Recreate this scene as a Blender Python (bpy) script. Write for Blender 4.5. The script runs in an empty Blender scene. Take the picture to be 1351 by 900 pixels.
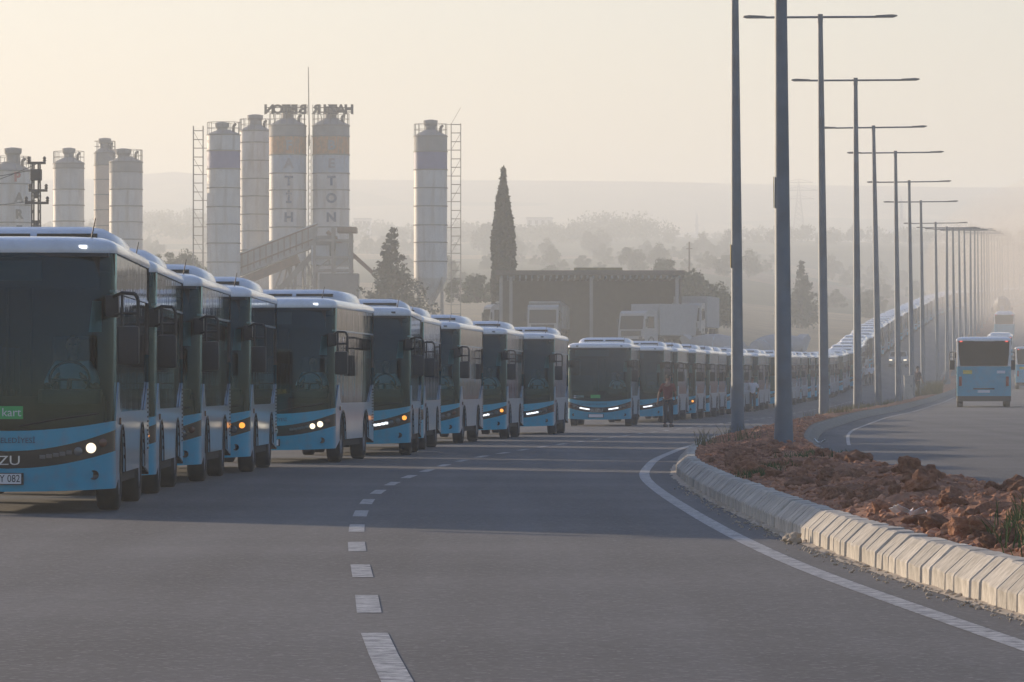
import bpy, bmesh, math, random
import numpy as np
from mathutils import Vector, Matrix, noise

random.seed(7)
rng = np.random.default_rng(7)
SC = bpy.context.scene
COL = SC.collection
PI = math.pi

# ------------------------------------------------------------------ camera
F = 6600.0
CAMZ = 1.357
HOR = 514.0
cam_d = bpy.data.cameras.new('camera')
cam_d.sensor_width = 36.0
cam_d.lens = F / 1351.0 * 36.0
cam_d.clip_start = 0.5
cam_d.clip_end = 20000
cam = bpy.data.objects.new('camera', cam_d)
COL.objects.link(cam)
cam.location = (0, 0, CAMZ)
cam.rotation_euler = (PI / 2 + math.atan((HOR - 450) / F), 0, 0)
SC.camera = cam

# ------------------------------------------------------------------ light
SUN_EL = math.radians(10.5)
SUN_AZ = math.radians(-43)          # measured from +Y, negative = to the left
world = bpy.data.worlds.new('World')
SC.world = world
world.use_nodes = True
wn = world.node_tree
wn.nodes.clear()
sky = wn.nodes.new('ShaderNodeTexSky')
sky.sky_type = 'NISHITA'
sky.sun_disc = False
sky.sun_elevation = SUN_EL
sky.sun_rotation = SUN_AZ
sky.air_density = 1.35
sky.dust_density = 0.6
sky.ozone_density = 3.0
bg = wn.nodes.new('ShaderNodeBackground')
bg.inputs['Strength'].default_value = 0.10
wo = wn.nodes.new('ShaderNodeOutputWorld')
tint = wn.nodes.new('ShaderNodeMix'); tint.data_type = 'RGBA'; tint.blend_type = 'MULTIPLY'
tint.inputs[0].default_value = 1.0; tint.inputs[7].default_value = (0.935, 0.868, 1.07, 1)
wn.links.new(sky.outputs[0], tint.inputs[6])
wn.links.new(tint.outputs[2], bg.inputs['Color'])
wn.links.new(bg.outputs[0], wo.inputs['Surface'])

sd = bpy.data.lights.new('sun', 'SUN')
sd.energy = 3.7
sd.angle = math.radians(0.6)
sd.color = (1.0, 0.79, 0.56)
so = bpy.data.objects.new('sun', sd)
COL.objects.link(so)
sdir = Vector((math.sin(SUN_AZ) * math.cos(SUN_EL), math.cos(SUN_AZ) * math.cos(SUN_EL), math.sin(SUN_EL)))
so.rotation_euler = sdir.to_track_quat('Z', 'Y').to_euler()
so.location = (-40, 40, 40)

SC.view_settings.view_transform = 'Standard'
SC.view_settings.look = 'None'
SC.view_settings.exposure = 0.97
SC.view_settings.gamma = 1.0
SC.render.engine = 'CYCLES'
SC.cycles.max_bounces = 6
SC.cycles.transparent_max_bounces = 12
SC.cycles.volume_bounces = 1

HAZE_DENSITY = 0.00076

# ------------------------------------------------------------------ helpers
def tag(o, label=None, cat=None, group=None, kind=None):
    if label: o['label'] = label
    if cat: o['category'] = cat
    if group: o['group'] = group
    if kind: o['kind'] = kind
    return o


def empty(name, loc=(0, 0, 0), rz=0.0):
    o = bpy.data.objects.new(name, None)
    o.empty_display_size = 0.3
    o.location = loc
    o.rotation_euler = (0, 0, rz)
    COL.objects.link(o)
    return o


def link_mesh(name, me, parent=None, loc=(0, 0, 0), rot=(0, 0, 0), scale=None):
    o = bpy.data.objects.new(name, me)
    o.location = loc
    o.rotation_euler = rot
    if scale is not None:
        o.scale = scale
    COL.objects.link(o)
    if parent is not None:
        o.parent = parent
    return o


def copy_tree(o, parent=None, skip=()):
    c = o.copy()
    COL.objects.link(c)
    if parent is not None:
        c.parent = parent
    for ch in list(o.children):
        if ch.name.split('.')[0] in skip:
            continue
        copy_tree(ch, c, skip)
    return c


class MB:
    """collects shapes for one mesh"""
    def __init__(self):
        self.v = []; self.f = []; self.m = []; self.mi = 0

    def mat(self, i):
        self.mi = i
        return self

    def add(self, vs, fs):
        b = len(self.v)
        self.v.extend([tuple(p) for p in vs])
        for f in fs:
            self.f.append(tuple(b + i for i in f))
            self.m.append(self.mi)
        return self

    def box(self, x0, x1, y0, y1, z0, z1, mtx=None):
        vs = [(x0, y0, z0), (x1, y0, z0), (x1, y1, z0), (x0, y1, z0), (x0, y0, z1), (x1, y0, z1), (x1, y1, z1), (x0, y1, z1)]
        if mtx is not None:
            vs = [tuple(mtx @ Vector(p)) for p in vs]
        return self.add(vs, [(3, 2, 1, 0), (4, 5, 6, 7), (0, 1, 5, 4), (1, 2, 6, 5), (2, 3, 7, 6), (3, 0, 4, 7)])

    def bevbox(self, x0, x1, y0, y1, z0, z1, b):
        """box with chamfered edges all round"""
        bm = bmesh.new()
        bmesh.ops.create_cube(bm, size=1)
        for v in bm.verts:
            v.co = Vector(((x0 + x1) / 2 + v.co.x * (x1 - x0), (y0 + y1) / 2 + v.co.y * (y1 - y0), (z0 + z1) / 2 + v.co.z * (z1 - z0)))
        bmesh.ops.bevel(bm, geom=bm.edges[:], offset=b, segments=2, affect='EDGES', profile=0.6)
        bm.verts.index_update()
        self.add([tuple(v.co) for v in bm.verts], [tuple(v.index for v in f.verts) for f in bm.faces])
        bm.free()
        return self

    def tube(self, p0, p1, r0, r1=None, n=8, cap=True):
        if r1 is None: r1 = r0
        p0 = Vector(p0); p1 = Vector(p1)
        d = (p1 - p0)
        if d.length < 1e-6: return self
        d.normalize()
        a = d.orthogonal().normalized(); b = d.cross(a)
        vs = []
        for p, r in ((p0, r0), (p1, r1)):
            for k in range(n):
                t = 2 * PI * k / n
                vs.append(p + a * (r * math.cos(t)) + b * (r * math.sin(t)))
        fs = [(k, (k + 1) % n, n + (k + 1) % n, n + k) for k in range(n)]
        if cap:
            fs.append(tuple(range(n - 1, -1, -1))); fs.append(tuple(range(n, 2 * n)))
        return self.add(vs, fs)

    def path(self, pts, r, n=8):
        for a, b in zip(pts[:-1], pts[1:]):
            self.tube(a, b, r, r, n)
        return self

    def lathe(self, prof, n=24, origin=(0, 0, 0), axis='Z', capb=True, capt=True):
        vs = []
        for r, z in prof:
            for k in range(n):
                t = 2 * PI * k / n
                c, s = r * math.cos(t), r * math.sin(t)
                if axis == 'Z': p = (c, s, z)
                elif axis == 'X': p = (z, c, s)
                else: p = (c, z, -s) if False else (s, z, c)
                vs.append((p[0] + origin[0], p[1] + origin[1], p[2] + origin[2]))
        fs = []
        for j in range(len(prof) - 1):
            for k in range(n):
                k2 = (k + 1) % n
                fs.append((j * n + k, j * n + k2, (j + 1) * n + k2, (j + 1) * n + k))
        if capb: fs.append(tuple(range(n - 1, -1, -1)))
        if capt: fs.append(tuple((len(prof) - 1) * n + k for k in range(n)))
        return self.add(vs, fs)

    def prism(self, poly, axis, a, b):
        """poly of 2-D points extruded along axis from a to b"""
        n = len(poly)
        vs = []
        for t in (a, b):
            for p, q in poly:
                vs.append({'X': (t, p, q), 'Y': (p, t, q), 'Z': (p, q, t)}[axis])
        fs = [tuple(range(n - 1, -1, -1)), tuple(range(n, 2 * n))]
        fs += [(k, (k + 1) % n, n + (k + 1) % n, n + k) for k in range(n)]
        return self.add(vs, fs)

    def mesh(self, name, mats, smooth=None):
        me = bpy.data.meshes.new(name)
        me.from_pydata(self.v, [], self.f)
        for m in (mats if isinstance(mats, (list, tuple)) else [mats]):
            me.materials.append(m)
        me.polygons.foreach_set('material_index', self.m)
        bm = bmesh.new(); bm.from_mesh(me)
        bmesh.ops.remove_doubles(bm, verts=bm.verts, dist=1e-5)
        bmesh.ops.recalc_face_normals(bm, faces=bm.faces)
        bm.to_mesh(me); bm.free()
        if smooth is not None:
            me.polygons.foreach_set('use_smooth', [True] * len(me.polygons))
            me.set_sharp_from_angle(angle=math.radians(smooth))
        me.update()
        return me

    def build(self, name, mats, parent=None, smooth=None, loc=(0, 0, 0), rot=(0, 0, 0)):
        return link_mesh(name, self.mesh(name, mats, smooth), parent, loc, rot)


def np_mesh(name, V, Fq, mat, smooth=False, mi=None):
    me = bpy.data.meshes.new(name)
    V = np.asarray(V, dtype=np.float32); Fq = np.asarray(Fq, dtype=np.int32)
    k = Fq.shape[1]
    me.vertices.add(len(V)); me.vertices.foreach_set('co', V.ravel())
    me.loops.add(Fq.size); me.loops.foreach_set('vertex_index', Fq.ravel())
    me.polygons.add(len(Fq)); me.polygons.foreach_set('loop_start', np.arange(0, Fq.size, k, dtype=np.int32))
    for m in (mat if isinstance(mat, (list, tuple)) else [mat]):
        me.materials.append(m)
    if mi is not None: me.polygons.foreach_set('material_index', np.asarray(mi, dtype=np.int32))
    me.update(calc_edges=True); me.validate()
    me.polygons.foreach_set('use_smooth', [bool(smooth)] * len(me.polygons))
    return me


def text_mesh(body, size, align='CENTER', extrude=0.0, bold=0.0):
    cu = bpy.data.curves.new('lettering', 'FONT')
    cu.body = body; cu.size = size; cu.align_x = align; cu.align_y = 'CENTER'; cu.extrude = extrude
    cu.resolution_u = 3; cu.offset = bold
    o = bpy.data.objects.new('lettering', cu)
    COL.objects.link(o)
    dg = bpy.context.evaluated_depsgraph_get()
    me = bpy.data.meshes.new_from_object(o.evaluated_get(dg))
    bpy.data.objects.remove(o); bpy.data.curves.remove(cu)
    return me


# ------------------------------------------------------------------ materials
def new_mat(name):
    m = bpy.data.materials.new(name)
    m.use_nodes = True
    nt = m.node_tree
    return m, nt, nt.nodes['Principled BSDF']


def P(name, col, rough=0.5, metal=0.0, coat=0.0, var=0.12, scale=3.0, bump=0.0, bscale=40.0, spec=0.5, dirt=None, dirt_amt=0.0, streak=False):
    """paint / plain surface with noise variation in tone, optional dirt blotches"""
    m, nt, b = new_mat(name)
    N = nt.nodes; L = nt.links
    tc = N.new('ShaderNodeTexCoord')
    nz = N.new('ShaderNodeTexNoise'); nz.inputs['Scale'].default_value = scale; nz.inputs['Detail'].default_value = 5
    L.new(tc.outputs['Object'], nz.inputs['Vector'])
    r = N.new('ShaderNodeValToRGB')
    c0 = [max(0, c * (1 - var)) for c in col]; c1 = [min(1, c * (1 + var)) for c in col]
    r.color_ramp.elements[0].position = 0.3; r.color_ramp.elements[0].color = (*c0, 1)
    r.color_ramp.elements[1].position = 0.7; r.color_ramp.elements[1].color = (*c1, 1)
    L.new(nz.outputs['Fac'], r.inputs['Fac'])
    out = r.outputs['Color']
    if dirt is not None:
        n2 = N.new('ShaderNodeTexNoise'); n2.inputs['Scale'].default_value = scale * 2.3; n2.inputs['Detail'].default_value = 8
        if streak:
            mp = N.new('ShaderNodeMapping'); mp.inputs['Scale'].default_value = (1.0, 1.0, 0.12)
            L.new(tc.outputs['Object'], mp.inputs[0]); L.new(mp.outputs[0], n2.inputs['Vector'])
        else:
            L.new(tc.outputs['Object'], n2.inputs['Vector'])
        mr = N.new('ShaderNodeMapRange'); mr.inputs[1].default_value = 0.48; mr.inputs[2].default_value = 0.72
        mr.inputs[3].default_value = 0; mr.inputs[4].default_value = dirt_amt
        L.new(n2.outputs['Fac'], mr.inputs[0])
        mx = N.new('ShaderNodeMix'); mx.data_type = 'RGBA'
        L.new(mr.outputs[0], mx.inputs[0]); L.new(out, mx.inputs[6]); mx.inputs[7].default_value = (*dirt, 1)
        out = mx.outputs[2]
    if coat >= 0.6:
        oi = N.new('ShaderNodeObjectInfo'); rr = N.new('ShaderNodeMapRange'); rr.inputs[3].default_value = 0.9; rr.inputs[4].default_value = 1.08
        L.new(oi.outputs['Random'], rr.inputs[0])
        mv = N.new('ShaderNodeMix'); mv.data_type = 'RGBA'; mv.blend_type = 'MULTIPLY'; mv.inputs[0].default_value = 1
        L.new(out, mv.inputs[6]); L.new(rr.outputs[0], mv.inputs[7]); out = mv.outputs[2]
    L.new(out, b.inputs['Base Color'])
    b.inputs['Roughness'].default_value = rough
    b.inputs['Metallic'].default_value = metal
    b.inputs['Coat Weight'].default_value = coat
    b.inputs['Coat Roughness'].default_value = 0.08
    b.inputs['Specular IOR Level'].default_value = spec
    if bump > 0:
        n3 = N.new('ShaderNodeTexNoise'); n3.inputs['Scale'].default_value = bscale; n3.inputs['Detail'].default_value = 6
        L.new(tc.outputs['Object'], n3.inputs['Vector'])
        bp = N.new('ShaderNodeBump'); bp.inputs['Strength'].default_value = bump; bp.inputs['Distance'].default_value = 0.02
        L.new(n3.outputs['Fac'], bp.inputs['Height']); L.new(bp.outputs[0], b.inputs['Normal'])
    return m


def emit(name, col, strength):
    m, nt, b = new_mat(name)
    b.inputs['Base Color'].default_value = (*[min(1, c) for c in col], 1)
    b.inputs['Emission Color'].default_value = (*col, 1)
    b.inputs['Emission Strength'].default_value = strength
    b.inputs['Roughness'].default_value = 0.2
    return m


def glass(name, tint, wave=0.0):
    """tinted see-through pane: clear gloss over a tinted transparency"""
    m, nt, b = new_mat(name)
    N = nt.nodes; L = nt.links
    N.remove(b)
    tr = N.new('ShaderNodeBsdfTransparent'); tr.inputs[0].default_value = (*tint, 1)
    gl = N.new('ShaderNodeBsdfGlossy'); gl.inputs['Roughness'].default_value = 0.02; gl.inputs['Color'].default_value = (0.62, 0.92, 1.0, 1)
    fr = N.new('ShaderNodeFresnel'); fr.inputs['IOR'].default_value = 1.44
    if wave:
        tc = N.new('ShaderNodeTexCoord'); nz = N.new('ShaderNodeTexNoise'); nz.inputs['Scale'].default_value = 1.6
        L.new(tc.outputs['Object'], nz.inputs['Vector'])
        bp = N.new('ShaderNodeBump'); bp.inputs['Strength'].default_value = wave; bp.inputs['Distance'].default_value = 0.05
        L.new(nz.outputs['Fac'], bp.inputs['Height']); L.new(bp.outputs[0], gl.inputs['Normal'])
    mx = N.new('ShaderNodeMixShader')
    L.new(fr.outputs[0], mx.inputs[0]); L.new(tr.outputs[0], mx.inputs[1]); L.new(gl.outputs[0], mx.inputs[2])
    L.new(mx.outputs[0], nt.nodes['Material Output'].inputs['Surface'])
    return m


def dark_glass(name, col, wave=0.05):
    m, nt, b = new_mat(name)
    N = nt.nodes; L = nt.links
    b.inputs['Base Color'].default_value = (*col, 1); b.inputs['Roughness'].default_value = 0.04; b.inputs['IOR'].default_value = 1.38
    tc = N.new('ShaderNodeTexCoord'); mp = N.new('ShaderNodeMapping'); mp.inputs['Scale'].default_value = (1.4, 1.4, 0.35)
    nz = N.new('ShaderNodeTexNoise'); nz.inputs['Scale'].default_value = 1.6; nz.inputs['Detail'].default_value = 3
    L.new(tc.outputs['Object'], mp.inputs[0]); L.new(mp.outputs[0], nz.inputs['Vector'])
    bp = N.new('ShaderNodeBump'); bp.inputs['Strength'].default_value = wave; bp.inputs['Distance'].default_value = 0.05
    L.new(nz.outputs['Fac'], bp.inputs['Height']); L.new(bp.outputs[0], b.inputs['Normal'])
    return m


M = {}
M['blue'] = P('bus_blue_paint', (0.017, 0.335, 0.50), 0.34, coat=0.6, var=0.06, dirt=(0.16, 0.17, 0.17), dirt_amt=0.25)
M['white'] = P('bus_white_paint', (0.74, 0.75, 0.76), 0.32, coat=0.7, var=0.04, dirt=(0.45, 0.42, 0.38), dirt_amt=0.25)
M['silver'] = P('bus_side_paint', (0.31, 0.46, 0.57), 0.30, coat=0.7, var=0.07, dirt=(0.38, 0.36, 0.33), dirt_amt=0.3)
M['black'] = P('black_gloss', (0.014, 0.014, 0.016), 0.22, coat=0.3)
M['plastic'] = P('black_plastic', (0.022, 0.022, 0.024), 0.55, bump=0.1)
M['rubber'] = P('tyre_rubber', (0.02, 0.02, 0.02), 0.85, bump=0.3)
M['rim'] = P('rim_steel', (0.22, 0.22, 0.23), 0.5, metal=0.5, dirt=(0.12, 0.1, 0.08), dirt_amt=0.6)
M['under'] = P('underbody', (0.015, 0.015, 0.015), 0.9)
M['inner'] = P('interior_grey', (0.04, 0.043, 0.046), 0.8)
M['seat'] = P('seat_cloth', (0.05, 0.07, 0.11), 0.9)
M['screen'] = glass('windscreen_glass', (0.34, 0.56, 0.60))
M['sideglass'] = dark_glass('side_glass', (0.012, 0.011, 0.010), 0.10)
M['clad'] = dark_glass('side_cladding', (0.022, 0.018, 0.016), 0.16)
M['lamp_off'] = P('lamp_lens', (0.10, 0.105, 0.11), 0.12, coat=0.8)
M['lamp_warm'] = emit('lamp_lit_warm', (1.0, 0.85, 0.62), 0.75)
M['lamp_white'] = emit('lamp_lit_white', (0.93, 0.97, 1.0), 0.8)
M['lamp_amber'] = emit('lamp_lit_amber', (1.0, 0.36, 0.05), 0.75)
M['amber_off'] = P('amber_lens', (0.14, 0.05, 0.02), 0.2, coat=0.6)
M['red_lens'] = P('red_lens', (0.25, 0.015, 0.012), 0.2, coat=0.6)
M['lamp_red'] = emit('lamp_lit_red', (1.0, 0.12, 0.07), 0.5)
M['display'] = P('display_panel', (0.05, 0.065, 0.08), 0.35)
M['plate'] = P('plate_white', (0.7, 0.7, 0.7), 0.5, var=0.03)
M['ink'] = P('ink_black', (0.012, 0.012, 0.014), 0.6)
M['navy_ink'] = P('ink_navy', (0.012, 0.05, 0.10), 0.6)
M['chrome'] = P('chrome_letter', (0.72, 0.73, 0.75), 0.25, metal=0.6, var=0.02)
M['green'] = P('green_card', (0.07, 0.40, 0.12), 0.6)
M['pale'] = P('pale_card', (0.62, 0.66, 0.72), 0.6)
M['yellow'] = P('yellow_sticker', (0.60, 0.50, 0.08), 0.6)
M['visor'] = P('sun_visor', (0.20, 0.38, 0.36), 0.6)
M['galv'] = P('galvanised_steel', (0.185, 0.215, 0.245), 0.6, metal=0.3, var=0.2, scale=1.3, dirt=(0.16, 0.16, 0.16), dirt_amt=0.5)
M['lampgrey'] = P('lamp_grey', (0.16, 0.17, 0.18), 0.5)
M['tag'] = P('yellow_tape', (0.55, 0.38, 0.06), 0.6)
M['silo_white'] = P('silo_white', (0.56, 0.56, 0.55), 0.45, var=0.08, scale=0.9, dirt=(0.34, 0.30, 0.25), dirt_amt=0.75, streak=True)
M['silo_beige'] = P('silo_beige', (0.50, 0.43, 0.37), 0.6, var=0.1, scale=0.9, dirt=(0.32, 0.28, 0.24), dirt_amt=0.5, streak=True)
M['silo_grey'] = P('silo_grey', (0.27, 0.27, 0.27), 0.7, var=0.15, scale=0.9, dirt=(0.3, 0.27, 0.22), dirt_amt=0.5, streak=True)
M['silo_dim'] = P('silo_dusty', (0.44, 0.44, 0.44), 0.6, var=0.1, scale=0.9, dirt=(0.32, 0.29, 0.25), dirt_amt=0.6, streak=True)
M['silo_violet'] = P('silo_violet', (0.13, 0.14, 0.30), 0.5, var=0.1)
M['silo_orange'] = P('silo_orange', (0.44, 0.22, 0.09), 0.6, var=0.25, dirt=(0.25, 0.24, 0.23), dirt_amt=0.9, streak=True)
M['silo_blue'] = P('silo_pale_blue', (0.36, 0.43, 0.50), 0.5, var=0.1, dirt=(0.42, 0.38, 0.32), dirt_amt=0.4, streak=True)
M['flange'] = P('flange_steel', (0.20, 0.19, 0.18), 0.7)
M['dark_steel'] = P('dark_steel', (0.06, 0.06, 0.06), 0.7)
M['letter_blue'] = P('letter_blue', (0.05, 0.10, 0.19), 0.6)
M['letter_faded'] = P('letter_faded', (0.26, 0.27, 0.30), 0.7, var=0.2)
M['letter_red'] = P('letter_red', (0.40, 0.10, 0.10), 0.6)
M['letter_grey'] = P('letter_grey', (0.10, 0.11, 0.12), 0.6)
M['plant_steel'] = P('dusty_steel', (0.34, 0.31, 0.27), 0.75, var=0.2, scale=1.0, dirt=(0.24, 0.17, 0.12), dirt_amt=0.6, streak=True)
M['plant_pale'] = P('pale_dusty_sheet', (0.44, 0.42, 0.39), 0.75, var=0.15, scale=1.2, dirt=(0.30, 0.24, 0.18), dirt_amt=0.6, streak=True)
M['rust'] = P('rusty_steel', (0.24, 0.14, 0.09), 0.85, var=0.25)
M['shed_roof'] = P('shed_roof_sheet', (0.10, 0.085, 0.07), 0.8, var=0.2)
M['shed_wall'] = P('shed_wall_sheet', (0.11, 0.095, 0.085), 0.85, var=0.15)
M['truck_white'] = P('truck_white', (0.36, 0.365, 0.37), 0.45, var=0.06, dirt=(0.4, 0.34, 0.27), dirt_amt=0.5)
M['tarp'] = P('pale_tarp', (0.33, 0.335, 0.34), 0.7, var=0.08)
M['concrete'] = P('cabinet_concrete', (0.42, 0.41, 0.37), 0.85, var=0.12, bump=0.2)
M['stone_white'] = P('distant_plaster', (0.55, 0.54, 0.52), 0.8)
M['skin'] = P('skin', (0.23, 0.125, 0.085), 0.6, var=0.06)
M['hair'] = P('hair', (0.02, 0.017, 0.015), 0.8)
M['red_shirt'] = P('red_shirt', (0.14, 0.016, 0.018), 0.9, var=0.15, scale=8)
M['white_shirt'] = P('white_shirt', (0.62, 0.66, 0.74), 0.9, var=0.06, scale=8)
M['dark_shirt'] = P('dark_shirt', (0.05, 0.04, 0.06), 0.9)
M['trousers'] = P('dark_trousers', (0.02, 0.021, 0.026), 0.9)
M['shoe'] = P('shoe_leather', (0.015, 0.013, 0.012), 0.5)
M['paper'] = P('paper_litter', (0.70, 0.70, 0.70), 0.8, var=0.05)
M['stone'] = P('pale_stone', (0.48, 0.40, 0.30), 0.9, bump=0.5, bscale=12)
M['bark'] = P('bark', (0.10, 0.075, 0.055), 0.95, var=0.3, bump=0.5, bscale=10)
M['paint_line'] = None


def leaf_mat(name, c0, c1, scale=0.6):
    m, nt, b = new_mat(name)
    N = nt.nodes; L = nt.links
    tc = N.new('ShaderNodeTexCoord'); nz = N.new('ShaderNodeTexNoise'); nz.inputs['Scale'].default_value = scale; nz.inputs['Detail'].default_value = 4
    L.new(tc.outputs['Object'], nz.inputs['Vector'])
    r = N.new('ShaderNodeValToRGB')
    r.color_ramp.elements[0].position = 0.35; r.color_ramp.elements[0].color = (*c0, 1)
    r.color_ramp.elements[1].position = 0.68; r.color_ramp.elements[1].color = (*c1, 1)
    L.new(nz.outputs['Fac'], r.inputs['Fac']); L.new(r.outputs[0], b.inputs['Base Color'])
    b.inputs['Roughness'].default_value = 0.75
    b.inputs['Specular IOR Level'].default_value = 0.25
    return m


M['leaf_dark'] = leaf_mat('leaf_dark', (0.030, 0.042, 0.018), (0.055, 0.070, 0.030))
M['leaf_mid'] = leaf_mat('leaf_mid', (0.045, 0.065, 0.025), (0.090, 0.110, 0.045))
M['leaf_dry'] = leaf_mat('leaf_dry', (0.10, 0.10, 0.04), (0.22, 0.19, 0.08), 2.0)
M['leaf_green'] = leaf_mat('leaf_green', (0.045, 0.085, 0.022), (0.09, 0.14, 0.04), 2.0)
M['cypress'] = leaf_mat('leaf_cypress', (0.025, 0.038, 0.018), (0.050, 0.062, 0.028))


def asphalt_mat(name, base=0.062):
    m, nt, b = new_mat(name)
    N = nt.nodes; L = nt.links
    tc = N.new('ShaderNodeTexCoord')
    big = N.new('ShaderNodeTexNoise'); big.inputs['Scale'].default_value = 0.22; big.inputs['Detail'].default_value = 5
    L.new(tc.outputs['Object'], big.inputs['Vector'])
    r = N.new('ShaderNodeValToRGB')
    r.color_ramp.elements[0].position = 0.32; r.color_ramp.elements[0].color = (base * 0.80, base * 0.80, base * 0.82, 1)
    r.color_ramp.elements[1].position = 0.70; r.color_ramp.elements[1].color = (base * 1.22, base * 1.20, base * 1.18, 1)
    L.new(big.outputs['Fac'], r.inputs['Fac'])
    # wheel-path streaks run along the road
    mp = N.new('ShaderNodeMapping'); mp.inputs['Scale'].default_value = (1.1, 0.03, 1)
    st = N.new('ShaderNodeTexNoise'); st.inputs['Scale'].default_value = 1.0; st.inputs['Detail'].default_value = 3
    L.new(tc.outputs['Object'], mp.inputs[0]); L.new(mp.outputs[0], st.inputs['Vector'])
    mr = N.new('ShaderNodeMapRange'); mr.inputs[1].default_value = 0.3; mr.inputs[2].default_value = 0.7; mr.inputs[3].default_value = 0.78; mr.inputs[4].default_value = 1.20
    L.new(st.outputs['Fac'], mr.inputs[0])
    m1 = N.new('ShaderNodeMix'); m1.data_type = 'RGBA'; m1.blend_type = 'MULTIPLY'; m1.inputs[0].default_value = 1
    L.new(r.outputs[0], m1.inputs[6]); L.new(mr.outputs[0], m1.inputs[7])
    # pale aggregate chips
    vo = N.new('ShaderNodeTexVoronoi'); vo.inputs['Scale'].default_value = 38
    L.new(tc.outputs['Object'], vo.inputs['Vector'])
    sp = N.new('ShaderNodeMapRange'); sp.inputs[1].default_value = 0.84; sp.inputs[2].default_value = 1.0; sp.inputs[3].default_value = 0; sp.inputs[4].default_value = 0.9
    sep = N.new('ShaderNodeSeparateColor'); L.new(vo.outputs['Color'], sep.inputs[0]); L.new(sep.outputs[0], sp.inputs[0])
    m2 = N.new('ShaderNodeMix'); m2.data_type = 'RGBA'
    L.new(sp.outputs[0], m2.inputs[0]); L.new(m1.outputs[2], m2.inputs[6]); m2.inputs[7].default_value = (base * 2.0, base * 1.97, base * 1.9, 1)
    # fine dark pores
    fn = N.new('ShaderNodeTexNoise'); fn.inputs['Scale'].default_value = 9; fn.inputs['Detail'].default_value = 8; fn.inputs['Roughness'].default_value = 0.75
    L.new(tc.outputs['Object'], fn.inputs['Vector'])
    m3r = N.new('ShaderNodeMapRange'); m3r.inputs[1].default_value = 0.3; m3r.inputs[2].default_value = 0.7; m3r.inputs[3].default_value = 0.72; m3r.inputs[4].default_value = 1.28
    L.new(fn.outputs['Fac'], m3r.inputs[0])
    m3 = N.new('ShaderNodeMix'); m3.data_type = 'RGBA'; m3.blend_type = 'MULTIPLY'; m3.inputs[0].default_value = 1
    L.new(m2.outputs[2], m3.inputs[6]); L.new(m3r.outputs[0], m3.inputs[7])
    L.new(m3.outputs[2], b.inputs['Base Color'])
    b.inputs['Roughness'].default_value = 0.86
    b.inputs['Specular IOR Level'].default_value = 0.35
    bp = N.new('ShaderNodeBump'); bp.inputs['Strength'].default_value = 0.35; bp.inputs['Distance'].default_value = 0.01
    L.new(fn.outputs['Fac'], bp.inputs['Height']); L.new(bp.outputs[0], b.inputs['Normal'])
    return m


def line_mat():
    m, nt, b = new_mat('road_marking_paint')
    N = nt.nodes; L = nt.links
    tc = N.new('ShaderNodeTexCoord')
    nz = N.new('ShaderNodeTexNoise'); nz.inputs['Scale'].default_value = 7; nz.inputs['Detail'].default_value = 8; nz.inputs['Roughness'].default_value = 0.75
    L.new(tc.outputs['Object'], nz.inputs['Vector'])
    r = N.new('ShaderNodeValToRGB')
    r.color_ramp.elements[0].position = 0.40; r.color_ramp.elements[0].color = (0.14, 0.14, 0.14, 1)
    r.color_ramp.elements[1].position = 0.60; r.color_ramp.elements[1].color = (0.52, 0.51, 0.49, 1)
    L.new(nz.outputs['Fac'], r.inputs['Fac']); L.new(r.outputs[0], b.inputs['Base Color'])
    b.inputs['Roughness'].default_value = 0.7
    return m


def kerb_mat(name='kerb_concrete', k=1.0):
    m, nt, b = new_mat(name)
    N = nt.nodes; L = nt.links
    tc = N.new('ShaderNodeTexCoord'); oi = N.new('ShaderNodeObjectInfo')
    nz = N.new('ShaderNodeTexNoise'); nz.inputs['Scale'].default_value = 13; nz.inputs['Detail'].default_value = 6
    L.new(tc.outputs['Object'], nz.inputs['Vector'])
    r = N.new('ShaderNodeValToRGB')
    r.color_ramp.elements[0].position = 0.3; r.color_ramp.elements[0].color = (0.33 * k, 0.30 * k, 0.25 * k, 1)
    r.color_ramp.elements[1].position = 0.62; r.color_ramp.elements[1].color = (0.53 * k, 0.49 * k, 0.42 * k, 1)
    L.new(nz.outputs['Fac'], r.inputs['Fac'])
    mr = N.new('ShaderNodeMapRange'); mr.inputs[3].default_value = 0.82; mr.inputs[4].default_value = 1.12
    L.new(oi.outputs['Random'], mr.inputs[0])
    m1 = N.new('ShaderNodeMix'); m1.data_type = 'RGBA'; m1.blend_type = 'MULTIPLY'; m1.inputs[0].default_value = 1
    L.new(r.outputs[0], m1.inputs[6]); L.new(mr.outputs[0], m1.inputs[7])
    L.new(m1.outputs[2], b.inputs['Base Color'])
    b.inputs['Roughness'].default_value = 0.9
    bp = N.new('ShaderNodeBump'); bp.inputs['Strength'].default_value = 0.4; bp.inputs['Distance'].default_value = 0.01
    n2 = N.new('ShaderNodeTexNoise'); n2.inputs['Scale'].default_value = 30; n2.inputs['Detail'].default_value = 5
    L.new(tc.outputs['Object'], n2.inputs['Vector'])
    L.new(n2.outputs['Fac'], bp.inputs['Height']); L.new(bp.outputs[0], b.inputs['Normal'])
    return m


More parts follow.
